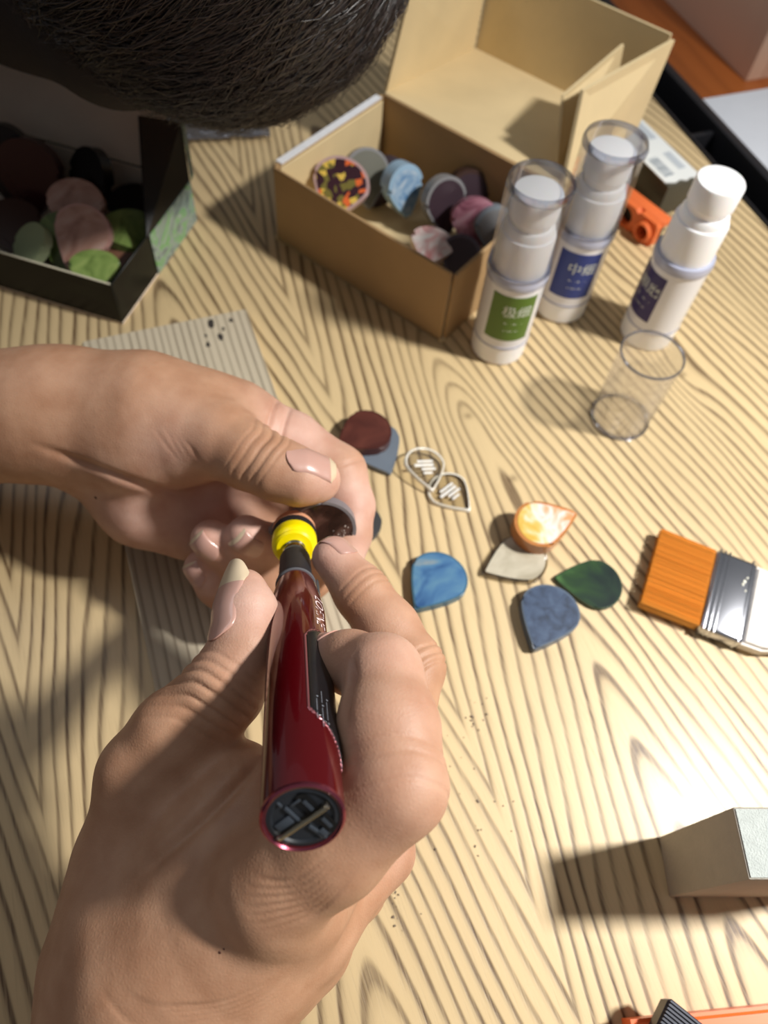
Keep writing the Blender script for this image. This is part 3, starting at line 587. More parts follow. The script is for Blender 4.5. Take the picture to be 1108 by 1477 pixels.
heap(gb, Fg, [
    ('guitar_pick',) + gp_(130, 265, 0.030, 0.030, 0.044, 0.008, r_(60), r_(0), r_(-20), None, bkr, 'black oval pick leaning against the grey lid of the tuck box'),
    ('guitar_pick',) + gp_(45, 255, 0.030, 0.040, 0.046, 0.008, r_(66), r_(0), r_(10), None, mar, 'maroon pick standing at the back of the tuck box'),
    ('guitar_pick',) + gp_(10, 235, 0.034, 0.034, 0.046, 0.008, r_(66), r_(0), r_(20), None, bkr, 'black pick in the far corner of the tuck box'),
    ('guitar_pick',) + gp_(110, 300, 0.026, 0.034, 0.034, 0.007, r_(34), r_(0), r_(15), skn, skn, 'rosy brown pick on the heap in the tuck box'),
    ('guitar_pick',) + gp_(118, 342, 0.026, 0.034, 0.038, 0.005, r_(38), r_(14), r_(-10), skn, plain('rose_edge', srgb(196, 150, 140), 0.3), 'large tan pink pick on top of the heap in the tuck box'),
    ('guitar_pick',) + gp_(98, 350, 0.018, 0.034, 0.036, 0.006, r_(40), r_(14), r_(5), lim, lim, 'lime green pick under the tan pink pick in the tuck box'),
    ('guitar_pick',) + gp_(45, 360, 0.020, 0.026, 0.032, 0.006, r_(30), r_(-20), r_(0), pgr, pgr, 'pale green pick by the front panel of the tuck box'),
    ('guitar_pick',) + gp_(138, 392, 0.022, 0.028, 0.026, 0.006, r_(18), r_(8), r_(30), lim, lim, 'lime green pick in the front corner of the tuck box'),
    ('guitar_pick',) + gp_(186, 336, 0.020, 0.034, 0.030, 0.006, r_(20), r_(10), r_(60), lim, lim, 'green pick beside the right panel of the tuck box'),
    ('guitar_pick',) + gp_(170, 372, 0.012, 0.030, 0.030, 0.006, r_(24), r_(-14), r_(50), brn, brn, 'brown pick lying deep by the right panel of the tuck box'),
    ('guitar_pick',) + gp_(20, 330, 0.018, 0.034, 0.036, 0.008, r_(24), r_(0), r_(40), None, plain('umber_resin', srgb(70, 48, 40), 0.3), 'umber pick at the left of the heap in the tuck box'),
    ('guitar_pick',) + gp_(195, 305, 0.014, 0.032, 0.034, 0.008, r_(24), r_(0), r_(30), None, bkr, 'black pick below the dust flap of the tuck box'),
], 'picks in the tuck box')

# ------------------------------------------------------------------ clear plastic bag
def crinkle(name, c, ux, uy, nx, ny, amp, mat, label, cat, seed):
    g = np.random.default_rng(seed); Z = np.zeros((nx + 1, ny + 1))
    for _ in range(14):
        a = g.random() * math.pi; f = 4 + 14 * g.random(); p = g.random() * 6
        X, Yv = np.meshgrid(np.linspace(0, 1, nx + 1), np.linspace(0, 1, ny + 1), indexing='ij'); Z += np.abs(np.sin((X * math.cos(a) + Yv * math.sin(a)) * f + p)) / 14
    vs = [c + ux * (i / nx) + uy * (j / ny) + np.array([0, 0, 0.0006 + amp * Z[i, j]]) for i in range(nx + 1) for j in range(ny + 1)]
    fs = [(i * (ny + 1) + j, (i + 1) * (ny + 1) + j, (i + 1) * (ny + 1) + j + 1, i * (ny + 1) + j + 1) for i in range(nx) for j in range(ny)]
    o = pydata(name, vs, fs, mat, None, True); md = o.modifiers.new('t', 'SOLIDIFY'); md.thickness = 0.0002; tag(o, label, cat); return o
film = clear_mat('bag_film', (0.90, 0.91, 0.93, 1), 1.2, 0.8)
p0, p1_, p2_ = P(236, 212), P(391, 204), P(232, 130)
crinkle('plastic_bag', p0, p1_ - p0, p2_ - p0, 36, 24, 0.006, film, 'crinkled clear plastic bag between the tuck box and cardboard box', 'bag', 4)

# ------------------------------------------------------------------ grinding dust on the table
bm = bmesh.new(); g = np.random.default_rng(9)
for (px, py, sp_, nn) in ((690, 1030, 22, 14), (690, 1185, 26, 12), (560, 1300, 26, 26), (655, 1110, 20, 10)):
    for i in range(nn):
        w = P(px + g.normal(0, sp_), py + g.normal(0, sp_)); s = 0.00025 + 0.0006 * g.random() ** 2
        bm_box(bm, (w[0], w[1], s * 0.4), (s * (0.7 + g.random()), s, s * 0.7), Matrix.Rotation(g.random() * 3, 4, 'Z'))
dd_ = from_bm('grinding_dust', bm, plain('grey_dust', srgb(120, 106, 92), 0.9, noise=0.2), None); tag(dd_, 'grey grinding dust scattered on the table beside the right hand', 'dust', kind='stuff')

# ------------------------------------------------------------------ rotary pen tool
PS = 0.96
E0 = D(437, 1181, 0.170 * PS); E1 = D(427.5, 870, 0.263 * PS)
pa = (E1 - E0) / np.linalg.norm(E1 - E0); L1 = float(np.linalg.norm(E1 - E0))
mid_ = (E0 + E1) / 2; fx = CP - mid_; fx -= (fx @ pa) * pa; fx /= np.linalg.norm(fx); fy = np.cross(pa, fx)
PM = Matrix([[fx[i], fy[i], pa[i], E0[i]] for i in range(3)] + [[0, 0, 0, 1]])
side = 1 if fy @ CM[:, 0] > 0 else -1         # +1: azimuth grows towards the right of the picture
pen = empty('rotary_tool', (0, 0, 0), 0, 'dark red pen-shaped rotary tool held in the right hand', 'rotary tool'); pen.matrix_world = PM
def proj(w): c = CM.T @ (np.asarray(w) - CP); return 554 + FPX * c[0] / c[2], 738.5 + FPX * c[1] / c[2], c[2]
def s_of(py):
    lo, hi = -0.02, 0.25
    for _ in range(50):
        m = (lo + hi) / 2
        if proj(E0 + pa * m)[1] > py: lo = m
        else: hi = m
    return lo
R0 = 0.0095 * PS
redm, nt, b = new_mat('red_lacquer'); b.inputs['Base Color'].default_value = srgb(90, 4, 13); b.inputs['Roughness'].default_value = 0.16; b.inputs['Metallic'].default_value = 0.35
b.inputs['Coat Weight'].default_value = 1.0; b.inputs['Coat Roughness'].default_value = 0.05
nz = nt.nodes.new('ShaderNodeTexNoise'); nz.inputs['Scale'].default_value = 600; tcn = nt.nodes.new('ShaderNodeTexCoord'); nt.links.new(tcn.outputs['Object'], nz.inputs['Vector'])
mrn = nt.nodes.new('ShaderNodeMapRange'); mrn.inputs['To Min'].default_value = 0.12; mrn.inputs['To Max'].default_value = 0.24; nt.links.new(nz.outputs['Fac'], mrn.inputs['Value']); nt.links.new(mrn.outputs[0], b.inputs['Roughness'])
sT, sN = s_of(894), s_of(846)
lathe('barrel', [(R0 - 0.0012, 0.0012), (R0 - 0.0012, 0.0002), (R0 - 0.0004, 0.0), (R0, 0.0006), (R0, sT), (R0 - 0.0006, sT + (sN - sT) * 0.35), (R0 - 0.0017, sT + (sN - sT) * 0.72), (R0 - 0.0026, sN), (R0 - 0.0040, sN)], redm, pen, seg=72)
lathe('end_rim', [(R0 - 0.0010, 0.0003), (R0 - 0.0005, -0.0003), (R0 + 0.00005, 0.0001), (R0 + 0.00008, 0.0008), (R0 - 0.0010, 0.0008)], plain('pink_chrome', srgb(150, 74, 90), 0.2, metal=0.9), pen, seg=72, close=True)
capm = plain('end_cap_black', srgb(34, 37, 42), 0.35, noise=0.08, nscale=400)
ec = lathe('end_cap', [(0, 0.0010), (R0 - 0.0013, 0.0010), (R0 - 0.0011, 0.0004), (R0 - 0.0022, 0.0002), (R0 - 0.0027, 0.0007), (0, 0.0007)], capm, pen, seg=64)
# directions on the end disc, as seen by the camera: right and down
dr = CM[:, 0] - (CM[:, 0] @ pa) * pa; dr /= np.linalg.norm(dr); dd = np.cross(pa, dr); 
if dd @ CM[:, 1] < 0: dd = -dd
lr = (float(dr @ fx), float(dr @ fy)); ldn = (float(dd @ fx), float(dd @ fy))
def ed(r, d, z): return Vector((lr[0] * r + ldn[0] * d, lr[1] * r + ldn[1] * d, z))
def edbox(nm, r, d, L_, w, h, angdeg, mat, par, z=0.0):
    a = math.radians(angdeg); ax = np.array(lr) * math.cos(a) + np.array(ldn) * math.sin(a); an = math.atan2(ax[1], ax[0])
    return box(nm, ed(r, d, z), (L_, w, h), mat, par, M=Matrix.Rotation(an, 4, 'Z'), bev=min(L_, w, h) * 0.25)
silver = plain('bail_wire', srgb(170, 160, 138), 0.25, metal=1.0)
ba = -36
edbox('wire_bail', 0.0, 0.0006, 0.0125, 0.0011, 0.0011, ba, silver, pen, -0.0004)
for s_ in (-1, 1):
    edbox('wire_foot', s_ * 0.0062 * math.cos(math.radians(ba)), 0.0006 + s_ * 0.0062 * math.sin(math.radians(ba)), 0.0013, 0.0013, 0.0020, ba, plain('bail_foot', srgb(214, 206, 190), 0.2, metal=1.0), pen, 0.0003)
blk2 = plain('port_black', srgb(8, 8, 9), 0.4); ribm = plain('cap_rib', srgb(58, 64, 72), 0.35)
def port(r, d):
    a = math.radians(54); ax = np.array(lr) * math.cos(a) + np.array(ldn) * math.sin(a); an = math.atan2(ax[1], ax[0])
    o = [(0.0021 * math.cos(t) + (0.0013 if math.cos(t) > 0 else -0.0013), 0.0014 * math.sin(t)) for t in np.linspace(0, 2 * math.pi, 28, endpoint=False)]
    M_ = Matrix.Translation(ed(r, d, 0)) @ Matrix.Rotation(an, 4, 'Z')
    q = prism('port', o, 0.0002, 0.0008, blk2, pen, M=M_)
    prism('port_tongue', [(-0.0016, -0.00035), (0.0016, -0.00035), (0.0016, 0.00035), (-0.0016, 0.00035)], -0.0001, 0.0004, ribm, q, M=M_)
port(0.0012, -0.0034); port(0.0050, 0.0016)
for (r, d, l_, w, a) in ((-0.0022, -0.0010, 0.0052, 0.0008, 54), (0.0030, 0.0042, 0.0052, 0.0008, 44), (-0.0040, 0.0012, 0.0040, 0.0022, -36), (-0.0014, -0.0042, 0.0026, 0.0006, -36), (0.0040, 0.0046, 0.0022, 0.0020, 54), (-0.0048, -0.0040, 0.0016, 0.0005, 54)):
    edbox('cap_rib', r, d, l_, w, 0.0006, a, ribm, ec, 0.0004)
nose_m = plain('nose_rubber', srgb(38, 38, 42), 0.55, noise=0.08, nscale=300)
lathe('nose_ring', [(0.0052, sN - 0.0005), (0.0068, sN - 0.0002), (0.0070, sN + 0.0006), (0.0066, sN + 0.0013), (0.0052, sN + 0.0013)], plain('nose_ring_grey', srgb(96, 96, 100), 0.6), pen, close=True)
sK = s_of(800)
lathe('nose', [(0.0064, sN), (0.0064, sN + 0.004), (0.0059, sN + 0.007), (0.0056, sK - 0.005), (0.0049, sK - 0.0042), (0.003, sK - 0.0042)], nose_m, pen)
lathe('collet', [(0.003, sK - 0.006), (0.0040, sK - 0.004), (0.0040, sK - 0.002), (0.0048, sK - 0.0016), (0.0049, sK + 0.0004), (0.0040, sK + 0.0010), (0.0038, sK + 0.0030), (0.0044, sK + 0.0036), (0.0040, sK + 0.007)], plain('steel_collet', srgb(190, 182, 160), 0.15, metal=1.0), pen)
yel = plain('yellow_hub', srgb(248, 226, 0), 0.3, noise=0.02)
sY = sK + 0.0045
lathe('hub', [(0.0038, sY), (0.0068, sY + 0.0002), (0.0076, sY + 0.0010), (0.0074, sY + 0.0022), (0.0084, sY + 0.0034), (0.0087, sY + 0.0045), (0.0087, sY + 0.0090), (0.0080, sY + 0.0098), (0, sY + 0.0098)], yel, pen)
lathe('backing_disc', [(0.0, sY + 0.0098), (0.0086, sY + 0.0098), (0.0089, sY + 0.0112), (0.0089, sY + 0.0138), (0, sY + 0.0138)], plain('backing_black', srgb(24, 22, 24), 0.7), pen)
sS = sY + 0.0138
lathe('sanding_pad', [(0, sS), (0.0084, sS), (0.0087, sS + 0.0012), (0.0086, sS + 0.0055), (0, sS + 0.0055)], plain('sanding_orange', srgb(240, 168, 128), 0.9, noise=0.12, nscale=900, bump=0.8, bscale=2500), pen)
sEnd = sS + 0.0055
# switch panel on the right flank
def flank(nm, s0, s1, a0, a1, mat, r, top_round=True, n=20, m=40, par=pen):
    vs, fs = [], []; idx = {}
    for j in range(m + 1):
        s = s0 + (s1 - s0) * j / m
        for i in range(n + 1):
            a = a0 + (a1 - a0) * i / n; vs.append((r * math.cos(math.radians(a) * side), r * math.sin(math.radians(a) * side) , s) if True else None); idx[j, i] = len(vs) - 1
    am = (a0 + a1) / 2; ar = (a1 - a0) / 2; arl = math.radians(ar) * r
    for j in range(m):
        s = s0 + (s1 - s0) * (j + 0.5) / m
        for i in range(n):
            a = a0 + (a1 - a0) * (i + 0.5) / n; u = (a - am) / ar
            keep = True
            if top_round and s1 - s < arl: keep = u * u + ((arl - (s1 - s)) / arl) ** 2 <= 1
            if s - s0 < 0.012: keep = keep and (u + 1) * 0.5 > 1 - (s - s0) / 0.012 - 0.02
            if keep: fs.append((idx[j, i], idx[j, i + 1], idx[j + 1, i + 1], idx[j + 1, i]))
    o = pydata(nm, vs, fs, mat, par, True)
    bm = bmesh.new(); bm.from_mesh(o.data); bmesh.ops.delete(bm, geom=[v for v in bm.verts if not v.link_faces], context='VERTS'); bmesh.ops.recalc_face_normals(bm, faces=bm.faces); bm.to_mesh(o.data); bm.free()
    md = o.modifiers.new('t', 'SOLIDIFY'); md.thickness = 0.00025; md.offset = 0; return o
sp0, sp1 = s_of(1112), s_of(942)
flank('switch_rim', sp0 - 0.0006, sp1 + 0.0008, 12, 96, plain('panel_rim', srgb(176, 110, 116), 0.2, metal=0.6), R0 + 0.00005, m=70, n=40)
sw = flank('switch_panel', sp0, sp1, 16, 92, plain('panel_black', srgb(20, 20, 23), 0.25, noise=0.1), R0 + 0.00022, m=70, n=40)
flank('front_window', s_of(886), s_of(848), 62, 100, plain('window_grey', srgb(70, 78, 82), 0.3), R0 - 0.0012, m=30)
def pen_text(body, size, sc, ac, mat, par, r, flip=1):
    me = text_mesh(body, size)
    for v in me.vertices:
        x, y = v.co.x, v.co.y                # reads from the nose towards the back end
        a = math.radians(ac) * side + side * flip * y / r; s = sc - flip * x
        v.co = (r * math.cos(a), r * math.sin(a), s)
    me.name = 'lettering'; return link('lettering', me, mat, par)
whp = plain('pen_print', srgb(236, 214, 214), 0.4)
pen_text('LOFINE', 0.0056, (s_of(888) + s_of(930)) / 2, 50, whp, pen, R0 + 0.0001)
grp = plain('panel_print', srgb(130, 132, 140), 0.4)
for i, tx in enumerate(('• ——— •', '—— • ———', '• —— —')): pen_text(tx, 0.0024, s_of(1062), 36 - i * 9 + 9, grp, sw, R0 + 0.00045)

# ------------------------------------------------------------------ the pick being sanded
TIP = E0 + pa * sEnd
pn = -(pa * 0.86 + np.array(CM[:, 2]) * 0.1 + CM[:, 1] * -0.22); pn /= np.linalg.norm(pn)         # face normal, towards the tool
px_ = CM[:, 0] - (CM[:, 0] @ pn) * pn; px_ /= np.linalg.norm(px_); py_ = np.cross(pn, px_)
hc = TIP + px_ * 0.0085 - pn * 0.0002 - py_ * 0.001
held = empty('held_pick', (0, 0, 0), 0, 'dark brown pick pinched in the left hand against the sanding disc', 'guitar pick')
held.matrix_world = Matrix([[px_[i], py_[i], pn[i], (hc - pn * 0.005)[i]] for i in range(3)] + [[0, 0, 0, 1]])
o = [(-y * 1.02, x) for x, y in pick_outline(0.0265, 0.034, 56)]; o = [(-x, y) for x, y in o][::-1]
prism('body', o, 0, 0.0050, plain('held_edge', srgb(120, 116, 120), 0.35), held, bev=0.0012, seg=3)
prism('face', [(x * 0.92, y * 0.92) for x, y in o], 0.0046, 0.0052, marble('held_face', [srgb(30, 18, 16), srgb(52, 34, 30), srgb(96, 70, 62)], 45, 0.22, 3.0), held)
dust = plain('sanding_dust', srgb(220, 212, 206), 0.9); g = np.random.default_rng(11); bm = bmesh.new()
for i in range(60):
    x, y = 0.0105 + g.normal(0, 0.0022), -0.004 + g.normal(0, 0.0028); s = 0.00012 + 0.0003 * g.random() ** 2
    if (x / 0.0155) ** 2 + (y / 0.0118) ** 2 < 1: bm_box(bm, (x, y, 0.0053), (s, s * (0.6 + g.random()), s * 0.8), Matrix.Rotation(g.random() * 3, 4, 'Z'))
dk = from_bm('dust', bm, dust, held); dk['kind'] = 'stuff'

# ------------------------------------------------------------------ organic surfaces from distance fields
class Field:
    def __init__(s, lo, hi, h):
        s.lo = np.array(lo, float); s.h = h; s.n = np.ceil((np.array(hi) - lo) / h).astype(int) + 1; s.f = np.full(s.n, 0.05, np.float32)
    def sub(s, a, b):
        i0 = np.clip(((np.array(a) - s.lo) / s.h).astype(int), 0, s.n); i1 = np.clip(((np.array(b) - s.lo) / s.h).astype(int) + 2, 0, s.n)
        ax = [(s.lo[k] + s.h * np.arange(i0[k], i1[k])).astype(np.float32) for k in range(3)]
        return tuple(slice(i0[k], i1[k]) for k in range(3)), np.meshgrid(*ax, indexing='ij', sparse=True)
    @staticmethod
    def smin(a, b, k):
        if k <= 0: return np.minimum(a, b)
        h = np.clip(0.5 + 0.5 * (b - a) / k, 0, 1); return b + (a - b) * h - k * h * (1 - h)
    def cone(s, a, b, ra, rb, k, flat=None, tgt=None):
        """tapered capsule; flat = (axis, factor) squeezes the section along an axis"""
        F = s.f if tgt is None else tgt
        a = np.array(a, float); b = np.array(b, float); rm = max(ra, rb) * 1.02 + max(k, 0.001) * 1.3 + 2 * s.h
        sl, (X, Y, Z) = s.sub(np.minimum(a, b) - rm, np.maximum(a, b) + rm)
        d = b - a; L2 = float(d @ d) + 1e-12
        px, py, pz = X - a[0], Y - a[1], Z - a[2]
        t = np.clip((px * d[0] + py * d[1] + pz * d[2]) / L2, 0, 1)
        qx, qy, qz = px - t * d[0], py - t * d[1], pz - t * d[2]
        if flat is not None:
            w, fct = flat; w = np.array(w, float); w /= np.linalg.norm(w); c = qx * w[0] + qy * w[1] + qz * w[2]; e = (1 / fct - 1)
            qx, qy, qz = qx + w[0] * c * e, qy + w[1] * c * e, qz + w[2] * c * e
        dist = np.sqrt(qx * qx + qy * qy + qz * qz) - (ra + t * (rb - ra))
        F[sl] = s.smin(F[sl], dist.astype(np.float32), k)
    def chain(s, pts, k, tgt=None, flat=None):
        for p, q in zip(pts, pts[1:]): s.cone(p[0], q[0], p[1], q[1], k, flat, tgt)
    def new(s): return np.full(s.n, 0.05, np.float32)
    def merge(s, g, k): s.f = s.smin(s.f, g, k)
    def mesh(s, smooth=2):
        f = s.f; neg = f < 0
        cs = np.zeros(np.array(f.shape) - 1, np.int8)
        for dx in (0, 1):
            for dy in (0, 1):
                for dz in (0, 1): cs += neg[dx:f.shape[0] - 1 + dx, dy:f.shape[1] - 1 + dy, dz:f.shape[2] - 1 + dz]
        act = np.argwhere((cs > 0) & (cs < 8)); ids = np.full(cs.shape, -1, np.int64); ids[tuple(act.T)] = np.arange(len(act))
        pos = np.zeros((len(act), 3)); cnt = np.zeros(len(act))
        C = [(i, j, k) for i in (0, 1) for j in (0, 1) for k in (0, 1)]
        vals = {c: f[act[:, 0] + c[0], act[:, 1] + c[1], act[:, 2] + c[2]] for c in C}
        for c in C:
            for ax in range(3):
                if c[ax] == 0:
                    e = list(c); e[ax] = 1; e = tuple(e); a, b = vals[c], vals[e]; m = (a < 0) != (b < 0)
                    t = np.where(m, a / np.where(m, a - b, 1), 0); p = np.tile(np.array(c, float), (len(act), 1)); p[:, ax] = t
                    pos[m] += p[m]; cnt[m] += 1
        V_ = s.lo + s.h * (act + pos / cnt[:, None]); Q = []
        for ax in range(3):
            u, v = (ax + 1) % 3, (ax + 2) % 3
            sl0 = [slice(None)] * 3; sl1 = [slice(None)] * 3; sl0[ax] = slice(0, -1); sl1[ax] = slice(1, None)
            A, B = neg[tuple(sl0)], neg[tuple(sl1)]; e = np.argwhere(A != B); fl = A[tuple(e.T)]
            ok = (e[:, u] > 0) & (e[:, v] > 0) & (e[:, u] < cs.shape[u]) & (e[:, v] < cs.shape[v]); e, fl = e[ok], fl[ok]
            def cid(du, dv):
                q = e.copy(); q[:, u] -= du; q[:, v] -= dv; return ids[tuple(q.T)]
            q = np.stack([cid(1, 1), cid(0, 1), cid(0, 0), cid(1, 0)], 1); q[~fl] = q[~fl][:, ::-1]; Q.append(q)
        Q = np.concatenate(Q); Q = Q[(Q >= 0).all(1)]
        E = np.concatenate([Q[:, [i, (i + 1) % 4]] for i in range(4)])
        for _ in range(smooth):
            acc = np.zeros_like(V_); n = np.zeros(len(V_))
            for k in range(3): acc[:, k] = np.bincount(E[:, 0], V_[E[:, 1], k], len(V_)) + np.bincount(E[:, 1], V_[E[:, 0], k], len(V_))
            n = np.bincount(E[:, 0], minlength=len(V_)) + np.bincount(E[:, 1], minlength=len(V_)); V_ = 0.4 * V_ + 0.6 * acc / np.maximum(n, 1)[:, None]
        return V_, Q
def vnormals(Vv, Q):
    n = np.cross(Vv[Q[:, 2]] - Vv[Q[:, 0]], Vv[Q[:, 3]] - Vv[Q[:, 1]]); N = np.zeros_like(Vv)
    for i in range(4):
        for k in range(3): N[:, k] += np.bincount(Q[:, i], n[:, k], len(Vv))
    return N / (np.linalg.norm(N, axis=1, keepdims=True) + 1e-12)
def fast_mesh(name, Vv, Q):
    me = bpy.data.meshes.new(name); me.vertices.add(len(Vv)); me.vertices.foreach_set('co', Vv.astype(np.float32).ravel())
    me.loops.add(Q.size); me.loops.foreach_set('vertex_index', Q.astype(np.int32).ravel())
    me.polygons.add(len(Q)); me.polygons.foreach_set('loop_start', np.arange(0, Q.size, 4, dtype=np.int32)); me.update(calc_edges=True)
    me.polygons.foreach_set('use_smooth', [True] * len(Q)); return me

# ------------------------------------------------------------------ skin
skin, nt, b = new_mat('skin'); N = nt.nodes; K = nt.links
at = N.new('ShaderNodeAttribute'); at.attribute_name = 'pink'
nz = N.new('ShaderNodeTexNoise'); nz.inputs['Scale'].default_value = 90; nz.inputs['Detail'].default_value = 6; tcn = N.new('ShaderNodeTexCoord'); K.new(tcn.outputs['Object'], nz.inputs['Vector'])
rp = ramp(nt, [(0.30, srgb(174, 128, 98)), (0.70, srgb(193, 149, 119))]); K.new(nz.outputs['Fac'], rp.inputs[0])
rp2 = ramp(nt, [(0.30, srgb(212, 164, 150)), (0.70, srgb(228, 190, 178))]); K.new(nz.outputs['Fac'], rp2.inputs[0])
mx = N.new('ShaderNodeMix'); mx.data_type = 'RGBA'; K.new(at.outputs['Fac'], mx.inputs['Factor']); K.new(rp.outputs[0], mx.inputs['A']); K.new(rp2.outputs[0], mx.inputs['B'])
K.new(mx.outputs['Result'], b.inputs['Base Color']); b.inputs['Roughness'].default_value = 0.54; b.inputs['Specular IOR Level'].default_value = 0.42
b.inputs['Subsurface Weight'].default_value = 0.12; b.inputs['Subsurface Radius'].default_value = (0.0035, 0.0014, 0.0008); b.inputs['Subsurface Scale'].default_value = 1.0
vo = N.new('ShaderNodeTexVoronoi'); vo.inputs['Scale'].default_value = 900; vo.feature = 'DISTANCE_TO_EDGE'; K.new(tcn.outputs['Object'], vo.inputs['Vector'])
n2 = N.new('ShaderNodeTexNoise'); n2.inputs['Scale'].default_value = 260; n2.inputs['Detail'].default_value = 5; K.new(tcn.outputs['Object'], n2.inputs['Vector'])
hh = mth(nt, 'ADD', mth(nt, 'MULTIPLY', vo.outputs['Distance'], 0.5), mth(nt, 'MULTIPLY', n2.outputs['Fac'], 0.7))
bp = N.new('ShaderNodeBump'); bp.inputs['Strength'].default_value = 0.34; bp.inputs['Distance'].default_value = 0.0005; K.new(hh, bp.inputs['Height']); K.new(bp.outputs[0], b.inputs['Normal'])
nailm, nt, b = new_mat('nail'); b.inputs['Base Color'].default_value = srgb(198, 156, 142); b.inputs['Roughness'].default_value = 0.3; b.inputs['Coat Weight'].default_value = 0.4; b.inputs['Subsurface Weight'].default_value = 0.1; b.inputs['Subsurface Radius'].default_value = (0.002, 0.001, 0.0008)
nfree, nt, b = new_mat('nail_free_edge'); b.inputs['Base Color'].default_value = srgb(214, 194, 164); b.inputs['Roughness'].default_value = 0.3; b.inputs['Coat Weight'].default_value = 0.3

def J(px, py, d, r): return (D(px, py, d / 1000.0), r / 1000.0)
TOC = lambda p: (CP - p) / np.linalg.norm(CP - p)
RIGHT, DOWN = CM[:, 0], CM[:, 1]

HRES = 0.00065
def build_hand(fingers, solids, creases, pinks, k_web=0.006):
    pts = [p for ch in list(fingers) + [s[0] for s in solids] for p in ch]
    lo = np.min([p[0] - p[1] for p in pts], 0) - 0.004; hi = np.max([p[0] + p[1] for p in pts], 0) + 0.004
    F = Field(lo, hi, HRES)
    for s in solids: F.chain(s[0], s[1], flat=s[2] if len(s) > 2 else None)
    for ch in fingers:
        G = F.new(); F.chain(ch, 0.0035, tgt=G)
        near = ch[0][0]; F.merge(G, k_web)
    return F

# right hand ------------------------------------------------------------------------------------
def JS(f): return lambda px, py, d, r: (D(px, py, d * f / 1000.0), r * f / 1000.0)
J = JS(PS)
rw = [J(115, 1760, 222, 30), J(205, 1520, 226, 28.5), J(248, 1420, 222, 28)]
R_index = [J(392, 1282, 200, 14.5), J(480, 1218, 195, 13.6), J(572, 1134, 191, 12.4), J(560, 1050, 200, 13.0), J(552, 972, 212, 10.6), J(505, 955, 223, 8.8), J(466, 946, 231, 6.6)]
R_middle = [J(430, 1300, 214, 14), J(560, 1120, 250, 12), J(598, 962, 270, 10.4), J(560, 908, 277, 11.0), J(522, 855, 282, 9.8), J(480, 804, 287, 7.8)]
R_ring = [J(450, 1330, 230, 13), J(548, 1228, 254, 11), J(490, 1190, 274, 9), J(420, 1130, 278, 8)]
R_pinky = [J(445, 1360, 244, 12), J(515, 1285, 272, 9.5), J(470, 1230, 290, 8), J(415, 1180, 296, 7)]
R_thumb = [J(190, 1300, 240, 18.5), J(213, 1120, 238, 15.0), J(258, 1062, 238, 14.6), J(322, 995, 238, 12.4), J(352, 935, 242, 10.2), J(357, 882, 247, 9.2), J(353, 852, 251, 7.2)]
R_sol = [(rw, 0.012), ([J(240, 1400, 222, 25), J(330, 1335, 218, 21), J(400, 1292, 207, 15)], 0.014), ([J(275, 1420, 228, 22), J(380, 1350, 228, 19), J(430, 1325, 228, 14)], 0.012),
         ([J(295, 1425, 236, 20), J(395, 1370, 240, 16), J(445, 1350, 242, 12)], 0.012), ([J(180, 1370, 236, 23), J(195, 1250, 240, 18.5)], 0.014),
         ([J(240, 1300, 234, 20), J(320, 1215, 230, 17), J(350, 1150, 230, 12)], 0.014), ([J(270, 1180, 240, 14), J(348, 1115, 242, 10)], 0.008), ([J(300, 1330, 236, 18), J(380, 1260, 238, 16)], 0.01), ([J(390, 1272, 214, 14), J(362, 1165, 230, 11)], 0.010)]
# left hand -------------------------------------------------------------------------------------
RPS = PS; J = JS(1.07)
lw = [J(-330, 650, 322, 31), J(-60, 602, 309, 26), J(60, 600, 305, 24.5), J(120, 600, 305, 23.5)]
L_index = [J(345, 612, 306, 15.5), J(420, 640, 309, 12.6), J(488, 682, 308, 11.0), J(504, 730, 306, 9.8), J(503, 770, 303, 8.8), J(499, 806, 299, 7.2)]
L_middle = [J(360, 660, 320, 14), J(470, 755, 326, 10.5), J(440, 800, 315, 9), J(392, 788, 303, 8.4), J(356, 772, 294, 7.8)]
L_ring = [J(340, 715, 330, 13), J(445, 830, 322, 10), J(388, 835, 310, 9), J(345, 805, 304, 8.4), J(304, 778, 299, 7.8)]
L_pinky = [J(310, 760, 330, 12), J(392, 884, 314, 8.8), J(345, 876, 313, 8.2), J(312, 845, 311, 7.6), J(290, 818, 308, 6.8)]
L_thumb = [J(235, 602, 296, 20), J(318, 634, 286, 14.5), J(360, 658, 280, 12.2), J(398, 676, 277, 11.2), J(432, 688, 277, 10.2), J(458, 692, 279, 8.4)]
L_sol = [(lw, 0.012), ([J(110, 592, 303, 22), J(210, 594, 299, 21), J(300, 608, 301, 17.5), J(345, 612, 304, 15)], 0.012), ([J(130, 620, 305, 21), J(200, 635, 300, 20), J(270, 640, 293, 16)], 0.010),
         ([J(160, 668, 317, 19), J(215, 715, 321, 20.5), J(285, 752, 327, 15.5), J(312, 765, 330, 12)], 0.010), ([J(190, 640, 315, 20), J(320, 690, 324, 15)], 0.010), ([J(250, 620, 315, 20), J(345, 660, 320, 15)], 0.010)]

